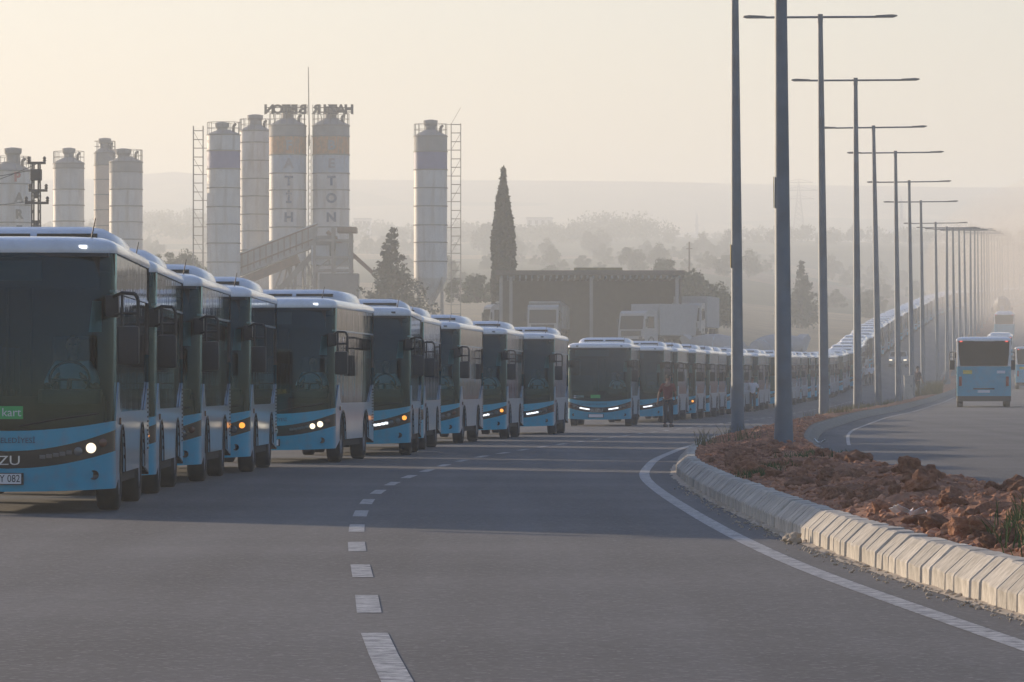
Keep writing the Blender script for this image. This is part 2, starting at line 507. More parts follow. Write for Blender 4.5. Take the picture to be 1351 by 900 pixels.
def soil_mat():
    m, nt, b = new_mat('red_soil')
    N = nt.nodes; L = nt.links
    tc = N.new('ShaderNodeTexCoord'); oi = N.new('ShaderNodeObjectInfo')
    nz = N.new('ShaderNodeTexNoise'); nz.inputs['Scale'].default_value = 1.7; nz.inputs['Detail'].default_value = 9; nz.inputs['Roughness'].default_value = 0.7
    L.new(tc.outputs['Object'], nz.inputs['Vector'])
    r = N.new('ShaderNodeValToRGB')
    e = r.color_ramp.elements
    e[0].position = 0.28; e[0].color = (0.17, 0.088, 0.058, 1)
    e[1].position = 0.72; e[1].color = (0.54, 0.30, 0.19, 1)
    k = e.new(0.5); k.color = (0.35, 0.175, 0.105, 1)
    L.new(nz.outputs['Fac'], r.inputs['Fac'])
    mr = N.new('ShaderNodeMapRange'); mr.inputs[3].default_value = 0.75; mr.inputs[4].default_value = 1.25
    L.new(oi.outputs['Random'], mr.inputs[0])
    m1 = N.new('ShaderNodeMix'); m1.data_type = 'RGBA'; m1.blend_type = 'MULTIPLY'; m1.inputs[0].default_value = 1
    L.new(r.outputs[0], m1.inputs[6]); L.new(mr.outputs[0], m1.inputs[7])
    L.new(m1.outputs[2], b.inputs['Base Color'])
    b.inputs['Roughness'].default_value = 0.95
    b.inputs['Specular IOR Level'].default_value = 0.15
    n2 = N.new('ShaderNodeTexNoise'); n2.inputs['Scale'].default_value = 14; n2.inputs['Detail'].default_value = 7
    L.new(tc.outputs['Object'], n2.inputs['Vector'])
    bp = N.new('ShaderNodeBump'); bp.inputs['Strength'].default_value = 0.8; bp.inputs['Distance'].default_value = 0.04
    L.new(n2.outputs['Fac'], bp.inputs['Height']); L.new(bp.outputs[0], b.inputs['Normal'])
    return m


def terrain_mat():
    m, nt, b = new_mat('dry_fields')
    N = nt.nodes; L = nt.links
    tc = N.new('ShaderNodeTexCoord')
    mp = N.new('ShaderNodeMapping'); mp.inputs['Scale'].default_value = (0.006, 0.0042, 0.0)
    mp.inputs['Rotation'].default_value = (0, 0, 0.35)
    L.new(tc.outputs['Object'], mp.inputs[0])
    vo = N.new('ShaderNodeTexVoronoi'); vo.inputs['Scale'].default_value = 1.4
    vo.inputs['Randomness'].default_value = 0.8
    nzv = N.new('ShaderNodeTexNoise'); nzv.inputs['Scale'].default_value = 3; nzv.inputs['Detail'].default_value = 4
    L.new(mp.outputs[0], nzv.inputs['Vector'])
    ad = N.new('ShaderNodeVectorMath'); ad.operation = 'MULTIPLY_ADD'
    L.new(nzv.outputs['Color'], ad.inputs[0]); ad.inputs[1].default_value = (0.15, 0.15, 0); L.new(mp.outputs[0], ad.inputs[2])
    L.new(ad.outputs[0], vo.inputs['Vector'])
    sep = N.new('ShaderNodeSeparateColor'); L.new(vo.outputs['Color'], sep.inputs[0])
    r = N.new('ShaderNodeValToRGB'); r.color_ramp.interpolation = 'CONSTANT'
    e = r.color_ramp.elements
    e[0].position = 0; e[0].color = (0.27, 0.21, 0.12, 1)
    e[1].position = 0.30; e[1].color = (0.075, 0.085, 0.04, 1)
    for p, c in ((0.48, (0.34, 0.26, 0.15)), (0.68, (0.19, 0.14, 0.09)), (0.84, (0.10, 0.105, 0.05))):
        k = e.new(p); k.color = (*c, 1)
    L.new(sep.outputs[0], r.inputs['Fac'])
    n2 = N.new('ShaderNodeTexNoise'); n2.inputs['Scale'].default_value = 0.09; n2.inputs['Detail'].default_value = 8; n2.inputs['Roughness'].default_value = 0.65
    L.new(tc.outputs['Object'], n2.inputs['Vector'])
    mr = N.new('ShaderNodeMapRange'); mr.inputs[1].default_value = 0.3; mr.inputs[2].default_value = 0.7; mr.inputs[3].default_value = 0.6; mr.inputs[4].default_value = 1.3
    L.new(n2.outputs['Fac'], mr.inputs[0])
    m1 = N.new('ShaderNodeMix'); m1.data_type = 'RGBA'; m1.blend_type = 'MULTIPLY'; m1.inputs[0].default_value = 1
    L.new(r.outputs[0], m1.inputs[6]); L.new(mr.outputs[0], m1.inputs[7])
    L.new(m1.outputs[2], b.inputs['Base Color'])
    b.inputs['Roughness'].default_value = 0.95
    b.inputs['Specular IOR Level'].default_value = 0.1
    return m


M['asphalt'] = asphalt_mat('asphalt', 0.104)
M['line'] = line_mat()
M['kerb'] = kerb_mat()
M['kerb_dark'] = kerb_mat('kerb_dark', 0.52)  # same kerb concrete in a darker tone, for right-hand and distant kerb
M['soil'] = soil_mat()
M['terrain'] = terrain_mat()

# ------------------------------------------------------------------ road layout (metres)
YG = np.arange(-80.0, 1801.0, 1.0)


def smooth_fn(pts, win):
    xs = [p[0] for p in pts]; ys = [p[1] for p in pts]
    # extend linearly at both ends
    s0 = (ys[1] - ys[0]) / (xs[1] - xs[0]); s1 = (ys[-1] - ys[-2]) / (xs[-1] - xs[-2])
    g = np.arange(-200.0, 2001.0, 1.0)
    v = np.interp(g, xs, ys)
    v = np.where(g < xs[0], ys[0] + (g - xs[0]) * s0, v)
    v = np.where(g > xs[-1], ys[-1] + (g - xs[-1]) * s1, v)
    k = np.hanning(win * 2 + 1); k /= k.sum()
    pad = np.concatenate([v[0] + s0 * np.arange(-win, 0), v, v[-1] + s1 * np.arange(1, win + 1)])
    v = np.convolve(pad, k, 'valid')
    return lambda y: float(np.interp(y, g, v)) if np.isscalar(y) else np.interp(y, g, v)


medL = smooth_fn([(-80, 7.2), (10, 4.1), (20, 3.5), (30, 3.06), (37, 2.74), (44, 2.6), (51, 2.52), (63, 2.47), (74, 2.5), (81, 2.64), (96, 3.25), (113, 4.3), (121, 4.9), (153, 8.0), (184, 11.2),
                  (219, 14.7), (244, 17.4), (280, 21.1), (315, 24.8), (369, 30.5), (450, 39.0), (600, 54.8), (740, 69.5), (900, 87.0), (1300, 140), (1700, 205)], 8)
medW = smooth_fn([(-80, 2.6), (30, 2.6), (100, 2.6), (184, 3.0), (1700, 3.0)], 10)
medR = lambda y: medL(y) + medW(y)
edgeX = lambda y: medL(y) - 0.52
dashX = smooth_fn([(10, 0.15), (23.2, -0.53), (27.8, -0.78), (32.8, -0.95), (38.3, -1.16), (43.9, -1.37), (50.3, -1.56), (56, -1.68), (61.8, -1.77), (68.4, -1.76), (74, -1.68), (79.3, -1.54),
                   (91.4, -1.12), (100.6, -0.6), (118, 0.75), (150, 3.7), (182, 6.95), (235, 12.6), (300, 19.4), (404, 30.2), (523, 42.7), (740, 65.6), (900, 82.4), (1300, 135.6), (1700, 200)], 5)
busX = smooth_fn([(40, -4.2), (55, -4.34), (64.3, -4.53), (72.3, -4.49), (80.2, -4.2), (91.5, -3.24), (101.6, -2.4), (111, -1.99), (123.8, -1.3), (135.7, -0.15), (149, 1.25), (182, 4.32),
                  (235, 9.95), (300, 16.7), (404, 27.6), (475, 35.0), (523, 40.0), (609, 49.1), (740, 62.9), (900, 79.7), (1300, 133), (1700, 197)], 4)
ZL = smooth_fn([(-80, 0), (0, 0), (180, 0.02), (235, 0.12), (300, 0.4), (370, 0.85), (404, 1.4), (430, 2.4), (475, 4.2), (523, 5.8), (609, 8.3), (740, 12.0), (900, 15.8), (1300, 24.6), (1700, 31)], 14)
ZR = smooth_fn([(-80, 0), (0, 0.02), (30, 0.10), (95, 0.25), (150, 0.5), (212, 0.6), (250, 0.75), (300, 1.0), (350, 1.36), (404, 2.0), (430, 2.7), (475, 4.3), (523, 5.8), (609, 8.3), (740, 12.0), (900, 15.8), (1300, 24.6), (1700, 31)], 14)

# ------------------------------------------------------------------ terrain
_bgY = [-300, 0, 200, 300, 390, 450]
_bgZ = [0, 0, 0.6, 2.8, 5.0, 6.4]
for _y, _v in ((600, 415), (800, 386), (950, 358), (1200, 335), (1450, 319), (1700, 309), (1900, 301)):
    _bgY.append(_y); _bgZ.append(CAMZ + (HOR - _v) * _y / F)
_bgY += [2000, 2200, 2600, 3000, 3600]
_bgZ += [60, 58, 85, CAMZ + (HOR - 240) * 3000 / F, 115]


def hills(x, y):
    return noise.noise(Vector((x * 0.0016 + 3.1, y * 0.0011, 0.4)))


def ground_z(x, y):
    yr = min(max(y, -80), 1790)
    zr = ZL(yr) - 0.32
    zb = float(np.interp(y, _bgY, _bgZ))
    if y > 500:
        k = min(1, (y - 500) / 900.0)
        zb += k * (noise.noise(Vector((x * 0.004, y * 0.003, 0.7))) * 2.2 + hills(x, y) * 6.0)
        if y > 1500:
            kk = min(1, (y - 1500) / 400)
            u = x / y
            zb += kk * (5.0 * math.exp(-((u + 0.068) / 0.012) ** 2) - 4.0 * max(0, min(1, (u - 0.03) / 0.06)))
    if y > 1385:
        w = min(1, (y - 1385) / 90.0)
        w = max(w, 0)
    else:
        w = 0
    xl = busX(yr) - 5.0; xr = medR(yr) + 10.5
    d = max(xl - x, x - xr, 0)
    wid = 15 + max(0, yr - 450) * 0.08
    t = min(1, d / wid)
    t = t * t * (3 - 2 * t)
    t = max(t, w)
    return zr * (1 - t) + zb * t


def build_terrain():
    ys = list(np.arange(-300, 0, 30)) + list(np.arange(0, 560, 8)) + list(np.arange(560, 1200, 16)) + list(np.arange(1200, 2200, 30)) + list(np.arange(2200, 3601, 50))
    V = []; nc = 0
    offs = np.array([-40, -30, -24, -19, -15, -12, -9.5, -7, -5, 0, 6, 12, 18, 22, 26, 30, 36, 44, 56])
    for y in ys:
        yr = min(max(y, -80), 1790)
        base = busX(yr)
        half = 0.20 * max(y, 0) + 120
        wide_l = base - 40 - (half) * np.linspace(1, 0.03, 34) ** 1.5
        wide_r = base + 56 + (half) * np.linspace(0.03, 1, 16) ** 1.5
        xs = np.concatenate([wide_l, base + offs, wide_r])
        nc = len(xs)
        for x in xs:
            V.append((x, y, ground_z(x, y)))
    nr = len(ys)
    idx = np.arange(nr * nc).reshape(nr, nc)
    Fq = np.stack([idx[:-1, :-1].ravel(), idx[:-1, 1:].ravel(), idx[1:, 1:].ravel(), idx[1:, :-1].ravel()], 1)
    o = link_mesh('terrain', np_mesh('terrain', V, Fq, M['terrain'], True))
    tag(o, kind='structure')


build_terrain()

road_ys = list(np.arange(-80, 20, 5)) + list(np.arange(20, 140, 2)) + list(np.arange(140, 500, 5)) + list(np.arange(500, 1400, 12))


def sheet(name, cols, ys, mat, parent=None):
    """cols: functions y -> (x, z)"""
    V = []
    for y in ys:
        for c in cols:
            x, z = c(y); V.append((x, y, z))
    nr, nc = len(ys), len(cols)
    idx = np.arange(nr * nc).reshape(nr, nc)
    Fq = np.stack([idx[:-1, :-1].ravel(), idx[:-1, 1:].ravel(), idx[1:, 1:].ravel(), idx[1:, :-1].ravel()], 1)
    return link_mesh(name, np_mesh(name, V, Fq, mat, True), parent)


rl = sheet('road', [lambda y: (busX(y) - 7.6, ZL(y) - 0.6), lambda y: (busX(y) - 5.4, ZL(y) - 0.05), lambda y: (busX(y) - 5.0, ZL(y)), lambda y: (busX(y) - 1.5, ZL(y)),
                    lambda y: (busX(y) + 2.5, ZL(y)), lambda y: (medL(y) + 0.12, ZL(y))], road_ys, M['asphalt'])
tag(rl, kind='structure')
rr = sheet('road', [lambda y: (medR(y) - 0.12, ZR(y)), lambda y: (medR(y) + 3, ZR(y)), lambda y: (medR(y) + 8.6, ZR(y)), lambda y: (medR(y) + 9.2, ZR(y) - 0.05), lambda y: (medR(y) + 11.5, ZR(y) - 0.9)], road_ys, M['asphalt'])
tag(rr, kind='structure')


def strip(name, fx, fz, w, y0, y1, parent, step=2.0, up=0.003):
    n = max(2, int((y1 - y0) / step) + 1)
    ys = np.linspace(y0, y1, n)
    V = []
    for y in ys:
        d = fx(y + 0.5) - fx(y - 0.5)
        nx, ny = 1 / math.hypot(1, d), -d / math.hypot(1, d)
        x = fx(y); z = fz(y) + up
        for s in (-1, 1):
            V.append((x + s * nx * w / 2, y + s * ny * w / 2, z))
    idx = np.arange(n * 2).reshape(n, 2)
    Fq = np.stack([idx[:-1, 0], idx[:-1, 1], idx[1:, 1], idx[1:, 0]], 1)
    return link_mesh(name, np_mesh(name, V, Fq, M['line']), parent)


strip('edge_line', edgeX, ZL, 0.16, -10, 420, rl)
strip('lane_dash', dashX, ZL, 0.15, 12, 27.8, rl)
y = 30.3
k = 0
while y < 330:
    strip('lane_dash', dashX, ZL, 0.15, y, y + 2.6, rl, 0.6)
    y += 5.72; k += 1
strip('edge_line', lambda y: medR(y) + 0.62, ZR, 0.07, 98, 420, rr)

# ------------------------------------------------------------------ median: kerb stones and red earth
kerb = empty('median_kerb'); tag(kerb, kind='structure')


def stone_mesh(seed):
    r = random.Random(seed)
    g = 0.400
    b = MB()
    prof = [(0, -0.06), (0.004, 0.118), (0.012, 0.132), (0.155, 0.268), (0.175, 0.278), (0.30, 0.28), (0.30, -0.06)]
    vs = []
    for s, ins in ((-g / 2, 0.014), (-g / 2 + 0.016, 0), (g / 2 - 0.016, 0), (g / 2, 0.014)):
        for i, (p, q) in enumerate(prof):
            pp = p + (ins if i < 5 else 0) + r.uniform(-.003, .003)
            qq = q - (ins if 1 <= i <= 5 else 0) + (r.uniform(-.003, .003) if i else 0)
            vs.append((pp, s, qq))
    n = len(prof)
    fs = []
    for j in range(3):
        for i in range(n):
            fs.append((j * n + i, j * n + (i + 1) % n, (j + 1) * n + (i + 1) % n, (j + 1) * n + i))
    fs.append(tuple(range(n))); fs.append(tuple(3 * n + i for i in range(n - 1, -1, -1)))
    b.add(vs, fs)
    return b.mesh('kerb_stone', M['kerb'])


stones = [stone_mesh(s) for s in range(6)]


def walk(fx, fz, y0, y1, step):
    y = y0; out = []
    while y < y1:
        d = fx(y + 0.5) - fx(y - 0.5)
        out.append((fx(y), y, fz(y), math.atan2(-d, 1)))
        y += step / math.hypot(1, d)
    return out


rest = MB()
for i, (x, y, z, a) in enumerate(walk(medL, ZL, 22, 430, 0.42)):
    if i < 190:
        o = link_mesh('kerb_stone', stones[i % 6], kerb, (x + random.uniform(-.012, .012), y, z + random.uniform(-.008, .006)), (0, random.uniform(-.02, .02), a + random.uniform(-.012, .012)))
    else:
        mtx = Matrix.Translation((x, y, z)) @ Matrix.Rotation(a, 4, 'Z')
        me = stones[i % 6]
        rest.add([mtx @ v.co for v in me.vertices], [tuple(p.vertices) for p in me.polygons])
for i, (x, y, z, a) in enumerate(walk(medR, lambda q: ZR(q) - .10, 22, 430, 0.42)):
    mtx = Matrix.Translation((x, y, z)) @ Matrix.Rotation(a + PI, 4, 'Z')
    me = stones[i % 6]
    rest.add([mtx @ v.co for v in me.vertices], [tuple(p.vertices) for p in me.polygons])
ko = rest.build('kerb_stones', M['kerb_dark'], kerb); ko['kind'] = 'stuff'
for fx, fz, sgn in ((medL, ZL, 1), (medR, ZR, -1)):
    ys = list(np.arange(430, 1400, 8))
    ko = sheet('kerb_line', [lambda y: (fx(y), fz(y) - .05), lambda y: (fx(y), fz(y) + .13), lambda y: (fx(y) + sgn * .16, fz(y) + .28), lambda y: (fx(y) + sgn * .3, fz(y) + .28)], ys, M['kerb_dark'], kerb)


def soil_h(x, y, t):
    zl = ZL(y); zr = ZR(y) - .06
    base = (zl + .25) * (1 - t) + (zr + .25) * t
    amp = float(np.interp(y, [0, 24, 34, 60, 80, 100, 130, 160, 400], [.10, .14, .16, .10, .03, .03, .08, .10, .08]))
    bell = math.sin(PI * min(1, max(0, t)) ** 1.4) ** 0.6
    n1 = noise.noise(Vector((x * 0.55, y * 0.30, 2.0)))
    n2 = noise.noise(Vector((x * 1.9, y * 1.3, 5.0)))
    n3 = noise.noise(Vector((x * 5, y * 4.0, 9.0)))
    return base + bell * amp * (0.85 + 0.8 * n1) + bell * min(1, .35 + amp * 5) * (0.10 * n2 + 0.06 * n3 + .035 * noise.noise(Vector((x * 11, y * 8, 4.0))))


ys = list(np.arange(-40, 22, 2)) + list(np.arange(22, 70, 0.12)) + list(np.arange(70, 140, 0.25)) + list(np.arange(140, 430, 2)) + list(np.arange(430, 1400, 12))
ncol = 40
V = []
for y in ys:
    a = medL(y) + .27; b = medR(y) - .27
    for k in range(ncol):
        t = k / (ncol - 1); x = a + (b - a) * t
        V.append((x, y, soil_h(x, y, t)))
idx = np.arange(len(ys) * ncol).reshape(len(ys), ncol)
Fq = np.stack([idx[:-1, :-1].ravel(), idx[:-1, 1:].ravel(), idx[1:, 1:].ravel(), idx[1:, :-1].ravel()], 1)
soil = link_mesh('median_soil', np_mesh('median_soil', V, Fq, M['soil'], False))
tag(soil, kind='structure')


def clod_mesh(seed, sub=3):
    bm = bmesh.new()
    bmesh.ops.create_icosphere(bm, subdivisions=sub, radius=1)
    r = random.Random(seed)
    off = Vector((r.uniform(0, 50), r.uniform(0, 50), 0))
    sx, sy, sz = r.uniform(.8, 1.3), r.uniform(.8, 1.3), r.uniform(.55, .85)
    for v in bm.verts:
        n = noise.noise(v.co * 1.1 + off) * .5 + noise.noise(v.co * 2.7 + off) * .32 + noise.noise(v.co * 6 + off) * .10
        v.co *= (1 + n)
        v.co.x *= sx; v.co.y *= sy; v.co.z *= sz
    me = bpy.data.meshes.new('clod'); bm.to_mesh(me); bm.free()
    me.materials.append(M['soil'])
    return me


clods = [clod_mesh(s) for s in range(9)]
r = random.Random(3)
cl_pos = []
for i in range(285):
    y = 25 + 62 * (r.random() ** 1.5)
    t = r.uniform(.06, .96) if r.random() < .6 else r.uniform(.08, .45)
    x = medL(y) + .27 + (medW(y) - .54) * t
    s = r.choice([.035, .04, .045, .05, .06, .07, .08, .10, .12, .14]) * r.uniform(.8, 1.2)
    link_mesh('clod', r.choice(clods), soil, (x, y, soil_h(x, y, t) + s * .25), (r.uniform(-.5, .5), r.uniform(-.5, .5), r.uniform(0, 6)), (s, s, s))
# the big clods of the near heap
for (x, y, s) in ((4.25, 40.5, .16), (4.0, 37.2, .20), (4.9, 38.2, .17), (3.75, 39.2, .15), (5.15, 35.4, .14), (4.6, 43.5, .15), (3.6, 33.6, .14), (4.7, 33.8, .18), (4.3, 35.2, .2), (3.9, 47.5, .16), (3.55, 56, .15), (4.3, 62, .16)):
    t = (x - medL(y) - .27) / (medW(y) - .54)
    link_mesh('clod', r.choice(clods), soil, (x, y, soil_h(x, y, t) + s * .2), (r.uniform(-.4, .4), r.uniform(-.4, .4), r.uniform(0, 6)), (s, s, s))
small = [clod_mesh(s + 50, 1) for s in range(4)]
sm = MB()
for i in range(14000):
    y = 24 + 110 * (r.random() ** 1.7)
    t = r.uniform(.02, .98)
    x = medL(y) + .27 + (medW(y) - .54) * t
    s = .008 + .04 * r.random() ** 2.5
    me = small[i % 4]
    mtx = Matrix.Translation((x, y, soil_h(x, y, t) + s * .2)) @ Matrix.Rotation(r.uniform(0, 6), 4, 'Z') @ Matrix.Scale(s, 4)
    sm.add([mtx @ v.co for v in me.vertices], [tuple(p.vertices) for p in me.polygons])
o = sm.build('soil_crumbs', M['soil'], soil); o['kind'] = 'stuff'
# gravel swept along the foot of the kerb
gv = MB()
for i in range(900):
    y = 24 + 45 * (r.random() ** 1.5)
    x = medL(y) - abs(r.gauss(0, .10)) - .01
    s = r.uniform(.006, .020) * (1.6 if r.random() < .06 else 1)
    me = small[i % 4]
    mtx = Matrix.Translation((x, y, ZL(y) + s * .3)) @ Matrix.Rotation(r.uniform(0, 6), 4, 'Z') @ Matrix.Scale(s, 4)
    gv.add([mtx @ v.co for v in me.vertices], [tuple(p.vertices) for p in me.polygons])
o = gv.build('gravel', M['stone']); tag(o, 'loose pale grit gathered at the foot of the kerb', 'gravel', kind='stuff')
# dusty verge along the kerb foot
sheet_ = sheet('dust_strip', [lambda y: (medL(y) - .10 - .07 * noise.noise(Vector((0, y * .8, 1))), ZL(y) + .004), lambda y: (medL(y) + .02, ZL(y) + .012)], list(np.arange(22, 90, .4)), M['stone'], rl)


# ------------------------------------------------------------------ grass and litter
def grass(name, spots, mat, n, h, spread, label, cat='grass'):
    V = []; Fq = []
    for (cx, cy) in spots:
        for i in range(n):
            a = rng.uniform(0, 2 * PI); d = abs(rng.normal(0, spread))
            x = cx + d * math.cos(a); y = cy + d * math.sin(a) * 1.8
            t = (x - medL(y) - .27) / (medW(y) - .54)
            if not 0 < t < 1: continue
            z = soil_h(x, y, t) - .02
            hh = h * rng.uniform(.4, 1.2); ang = rng.uniform(0, PI); w = rng.uniform(.004, .009)
            dx, dy = math.cos(ang) * w, math.sin(ang) * w
            bx, by = rng.normal(0, .3) * hh, rng.normal(0, .3) * hh
            b = len(V)
            V += [(x - dx, y - dy, z), (x + dx, y + dy, z), (x + dx * .7 + bx * .4, y + dy * .7 + by * .4, z + hh * .6), (x - dx * .7 + bx * .4, y - dy * .7 + by * .4, z + hh * .6),
                  (x + bx + dx * .1, y + by, z + hh), (x + bx - dx * .1, y + by, z + hh * .98)]
            Fq += [(b, b + 1, b + 2, b + 3), (b + 3, b + 2, b + 4, b + 5)]
    o = link_mesh(name, np_mesh(name, V, Fq, mat))
    tag(o, label, cat, kind='stuff')


grass('grass', [(3.72, 34.2), (3.8, 35.6), (3.65, 33.0), (4.0, 36.3), (3.5, 31.5)], M['leaf_green'], 330, .24, .22, 'green grass growing at the near end of the red earth median')
grass('grass', [(5.25, 37.5), (5.3, 38.6)], M['leaf_green'], 90, .34, .2, 'tall green weed behind the red earth heap at the right edge')
grass('grass', [(3.05, 62.5), (3.2, 64), (3.0, 61)], M['leaf_green'], 260, .12, .25, 'small green grass patch beside the kerb in shade')
grass('grass', [(4.05, 70), (4.3, 72), (4.6, 68)], M['leaf_green'], 160, .12, .25, 'low green tuft halfway along the median')
grass('grass', [(3.5, 95), (3.7, 97), (4.4, 96), (4.9, 120)], M['leaf_dry'], 60, .32, .4, 'dry yellow weeds at the far bend of the median')
grass('grass', [(24.5, 290), (25.2, 294), (24.2, 286), (23.8, 282)], M['leaf_dry'], 500, .7, .9, 'yellow green scrub beyond the electric cabinet')
grass('grass', [(9.8, 150), (11, 165), (12.2, 178), (14, 200), (16.4, 222), (18.5, 246)], M['leaf_dry'], 260, .25, .9, 'dry grass scattered along the far part of the median')


def crumpled(name, x, y, s, label, onroad=None, rot=0):
    bm = bmesh.new()
    bmesh.ops.create_grid(bm, x_segments=5, y_segments=5, size=1)
    for v in bm.verts:
        q = noise.noise(v.co * 1.3 + Vector((x * 3, y, 0)))
        v.co = Vector((v.co.x * .6, v.co.y * .5, .35 * q + .3 * abs(v.co.x) + .12))
    bmesh.ops.solidify(bm, geom=bm.faces[:], thickness=.03)
    me = bpy.data.meshes.new(name); bm.to_mesh(me); bm.free(); me.materials.append(M['paper'])
    if onroad is None:
        t = (x - medL(y) - .27) / (medW(y) - .54); z = soil_h(x, y, t) + .01
    else: z = onroad
    o = link_mesh(name, me, None, (x, y, z), (-.5 if onroad is None else 0, .2, rot), (s, s, s))
    tag(o, label, 'litter', 'litter dropped on and beside the median')


crumpled('litter', 3.22, 41.3, .13, 'white paper scrap lying on earth just above the kerb, left of two', rot=.5)
crumpled('litter', 3.28, 40.2, .12, 'greyish crumpled wrapper beside the kerb top, right of two', rot=1.2)
crumpled('litter', 6.1, 99.5, .18, 'pale scrap lying on the right carriageway by the far kerb', ZR(99.5) + .01)
o = link_mesh('stone', clod_mesh(90), None, (2.46, 43.9, .05), (0, 0, 0), (.075, .075, .07))
o.data.materials.clear(); o.data.materials.append(M['stone'])
tag(o, 'pale stone lying on the asphalt against the kerb foot', 'stone')

# ------------------------------------------------------------------ lamp posts
def lamp_meshes():
    d = {}
    m = MB()
    m.lathe([(0.165, 0.25), (0.15, 1.0), (0.128, 5), (0.10, 9), (0.075, 11.95), (0.07, 12.0)], 12)
    d['pole'] = m.mesh('pole', M['galv'], 40)
    m = MB(); m.box(-.26, .26, -.26, .26, -.3, .05)
    for sx in (-1, 1):
        for sy in (-1, 1):
            m.tube((sx * .2, sy * .2, .05), (sx * .2, sy * .2, .13), .02, n=6)
    for k in range(8):
        a = k * PI / 4
        m.prism([(0.16, .05), (0.24, .05), (0.16, .32)], 'Y', -.008, .008) if False else None
    m.lathe([(0.17, .05), (0.17, .26)], 12)
    d['base_plate'] = m.mesh('base_plate', M['galv'], 40)
    m = MB()
    m.tube((-1.72, 0, 12.03), (1.72, 0, 12.03), .034, n=8)
    m.tube((0, 0, 11.85), (0, 0, 12.12), .085, n=10)
    d['arm'] = m.mesh('arm', M['galv'], 40)
    m = MB()
    m.prism([(-.33, 0.0), (-.30, -.035), (.25, -.05), (.36, -.02), (.36, .015), (.2, .04), (-.30, .03)], 'Y', -.13, .13)
    d['lamp_head'] = m.mesh('lamp_head', M['lampgrey'])
    m = MB(); m.lathe([(.155, 0), (.155, .6)], 12, capb=False, capt=False)
    d['tape_band'] = m.mesh('tape_band', M['tag'])
    return d


LM = lamp_meshes()
LG = 'double armed lamp posts along the median'


def lamp_post(x, y, z, h, lean, yaw, label, band=None):
    r = empty('street_lamp', (x, y, z), yaw)
    r.rotation_euler = (random.uniform(-.004, .004), lean, yaw)
    r.scale = (1, 1, h / 12.0)
    tag(r, label, 'street lamp', LG)
    link_mesh('pole', LM['pole'], r); link_mesh('base_plate', LM['base_plate'], r); link_mesh('arm', LM['arm'], r)
    for s in (-1, 1):
        link_mesh('lamp_head', LM['lamp_head'], r, (s * 2.0, 0, 12.05), (0, (-.03 if s > 0 else -.03), 0 if s > 0 else PI))
    if band:
        b_ = MB(); b_.box(-.152, -.138, -.04, .04, band, band + .55)
        b_.build('tape_band', M['tag'], r)


posts = [(4.78, 88, .25), (5.46, 121, .42), (9.55, 153, .72), (12.75, 184.5, .74), (16.05, 219, .80), (18.85, 244, .88), (22.4, 280, .95), (25.9, 315, 1.15), (31.4, 369, 1.6)]
names = ['thick grey lamp post nearest on the median, its arms above the photo', 'slimmer grey lamp post standing just left of the thickest one',
         'lamp post whose high arm reaches behind the thickest post', 'lamp post with the second highest visible double arm', 'lamp post with the third highest visible double arm',
         'lamp post with the fourth highest visible double arm, ahead of the cabinet', 'lamp post rising beside the pale electric cabinet', 'lamp post just past the man in dark clothes',
         'ninth lamp post of the row, just before the posts crowd together']
leans = [-.006, -.006, -.010, -.006, -.018, -.012, -.014, -.012, -.012]
yaws = [-.05, .03, .06, .0, .10, .04, .03, .05, .0]
for i, (x, y, z) in enumerate(posts):
    z0 = soil_h(x, y, (x - medL(y) - .27) / (medW(y) - .54)) - .07
    lamp_post(x, y, z0, 12.0 + z - z0, leans[i], yaws[i], names[i], 4.25 if i == 0 else (4.0 if i == 1 else None))
y = 388
while y < 1420:
    lamp_post(medL(y) + 1.25, y, ZR(y) + .25, 12 + random.uniform(-.2, .2), random.uniform(-.015, 0), random.uniform(-.05, .08), 'far slim lamp post among those crowding together up the hazy hill')
    y += 34


# ------------------------------------------------------------------ the bus
W = 1.15; L = 7.75; NEXP = 2.7; FB = 0.48


def front_y(x, z=1.0):
    q = min(1, abs(x) / W)
    y = FB - FB * (1 - q ** NEXP) ** (1 / NEXP)
    return y + .058 * max(0, z - 1.0) ** 2 - max(0, .55 - z) * -.05


def arc(n=26):
    out = []
    for k in range(n + 1):
        a = PI * k / n
        c, s = math.cos(a), math.sin(a)
        x = -W * math.copysign(abs(c) ** (2 / NEXP), c)
        out.append(x)
    return out


AX = arc()


def strip_front(zlo, zhi, rows=1, push=0.0):
    m = MB(); vs = []
    n = len(AX)
    for j in range(rows + 1):
        for x in AX:
            z0, z1 = zlo(x), zhi(x)
            z = z0 + (z1 - z0) * j / rows
            px = x * (1 + push / W) if push else x
            vs.append((px, front_y(x, z) - push, z))
    fs = []
    for j in range(rows):
        for k in range(n - 1):
            fs.append((j * n + k, j * n + k + 1, (j + 1) * n + k + 1, (j + 1) * n + k))
    m.add(vs, fs)
    return m


qf = lambda x: (x / W) ** 2
z_skirt = lambda x: .27 - .03 * (1 - qf(x))
z_b0 = lambda x: .49 + .19 * qf(x)
z_b1 = lambda x: .68 + .23 * qf(x)
z_ws = lambda x: .90 + .11 * qf(x)
z_hd = lambda x: 2.43
z_cap = lambda x: 2.85


def merge(a, b):
    o = len(a.v)
    a.v += b.v
    a.f += [tuple(i + o for i in f) for f in b.f]
    a.m += b.m
    return a


def arch_outline(y0, y1, cy, r, z0):
    pts = []
    for k in range(0, 11):
        a = PI - PI * k / 10
        pts.append((cy + r * math.cos(a), max(z0, .42 + r * math.sin(a))))
    return pts


AXF, AXR = 1.72, 6.0
WR = .42


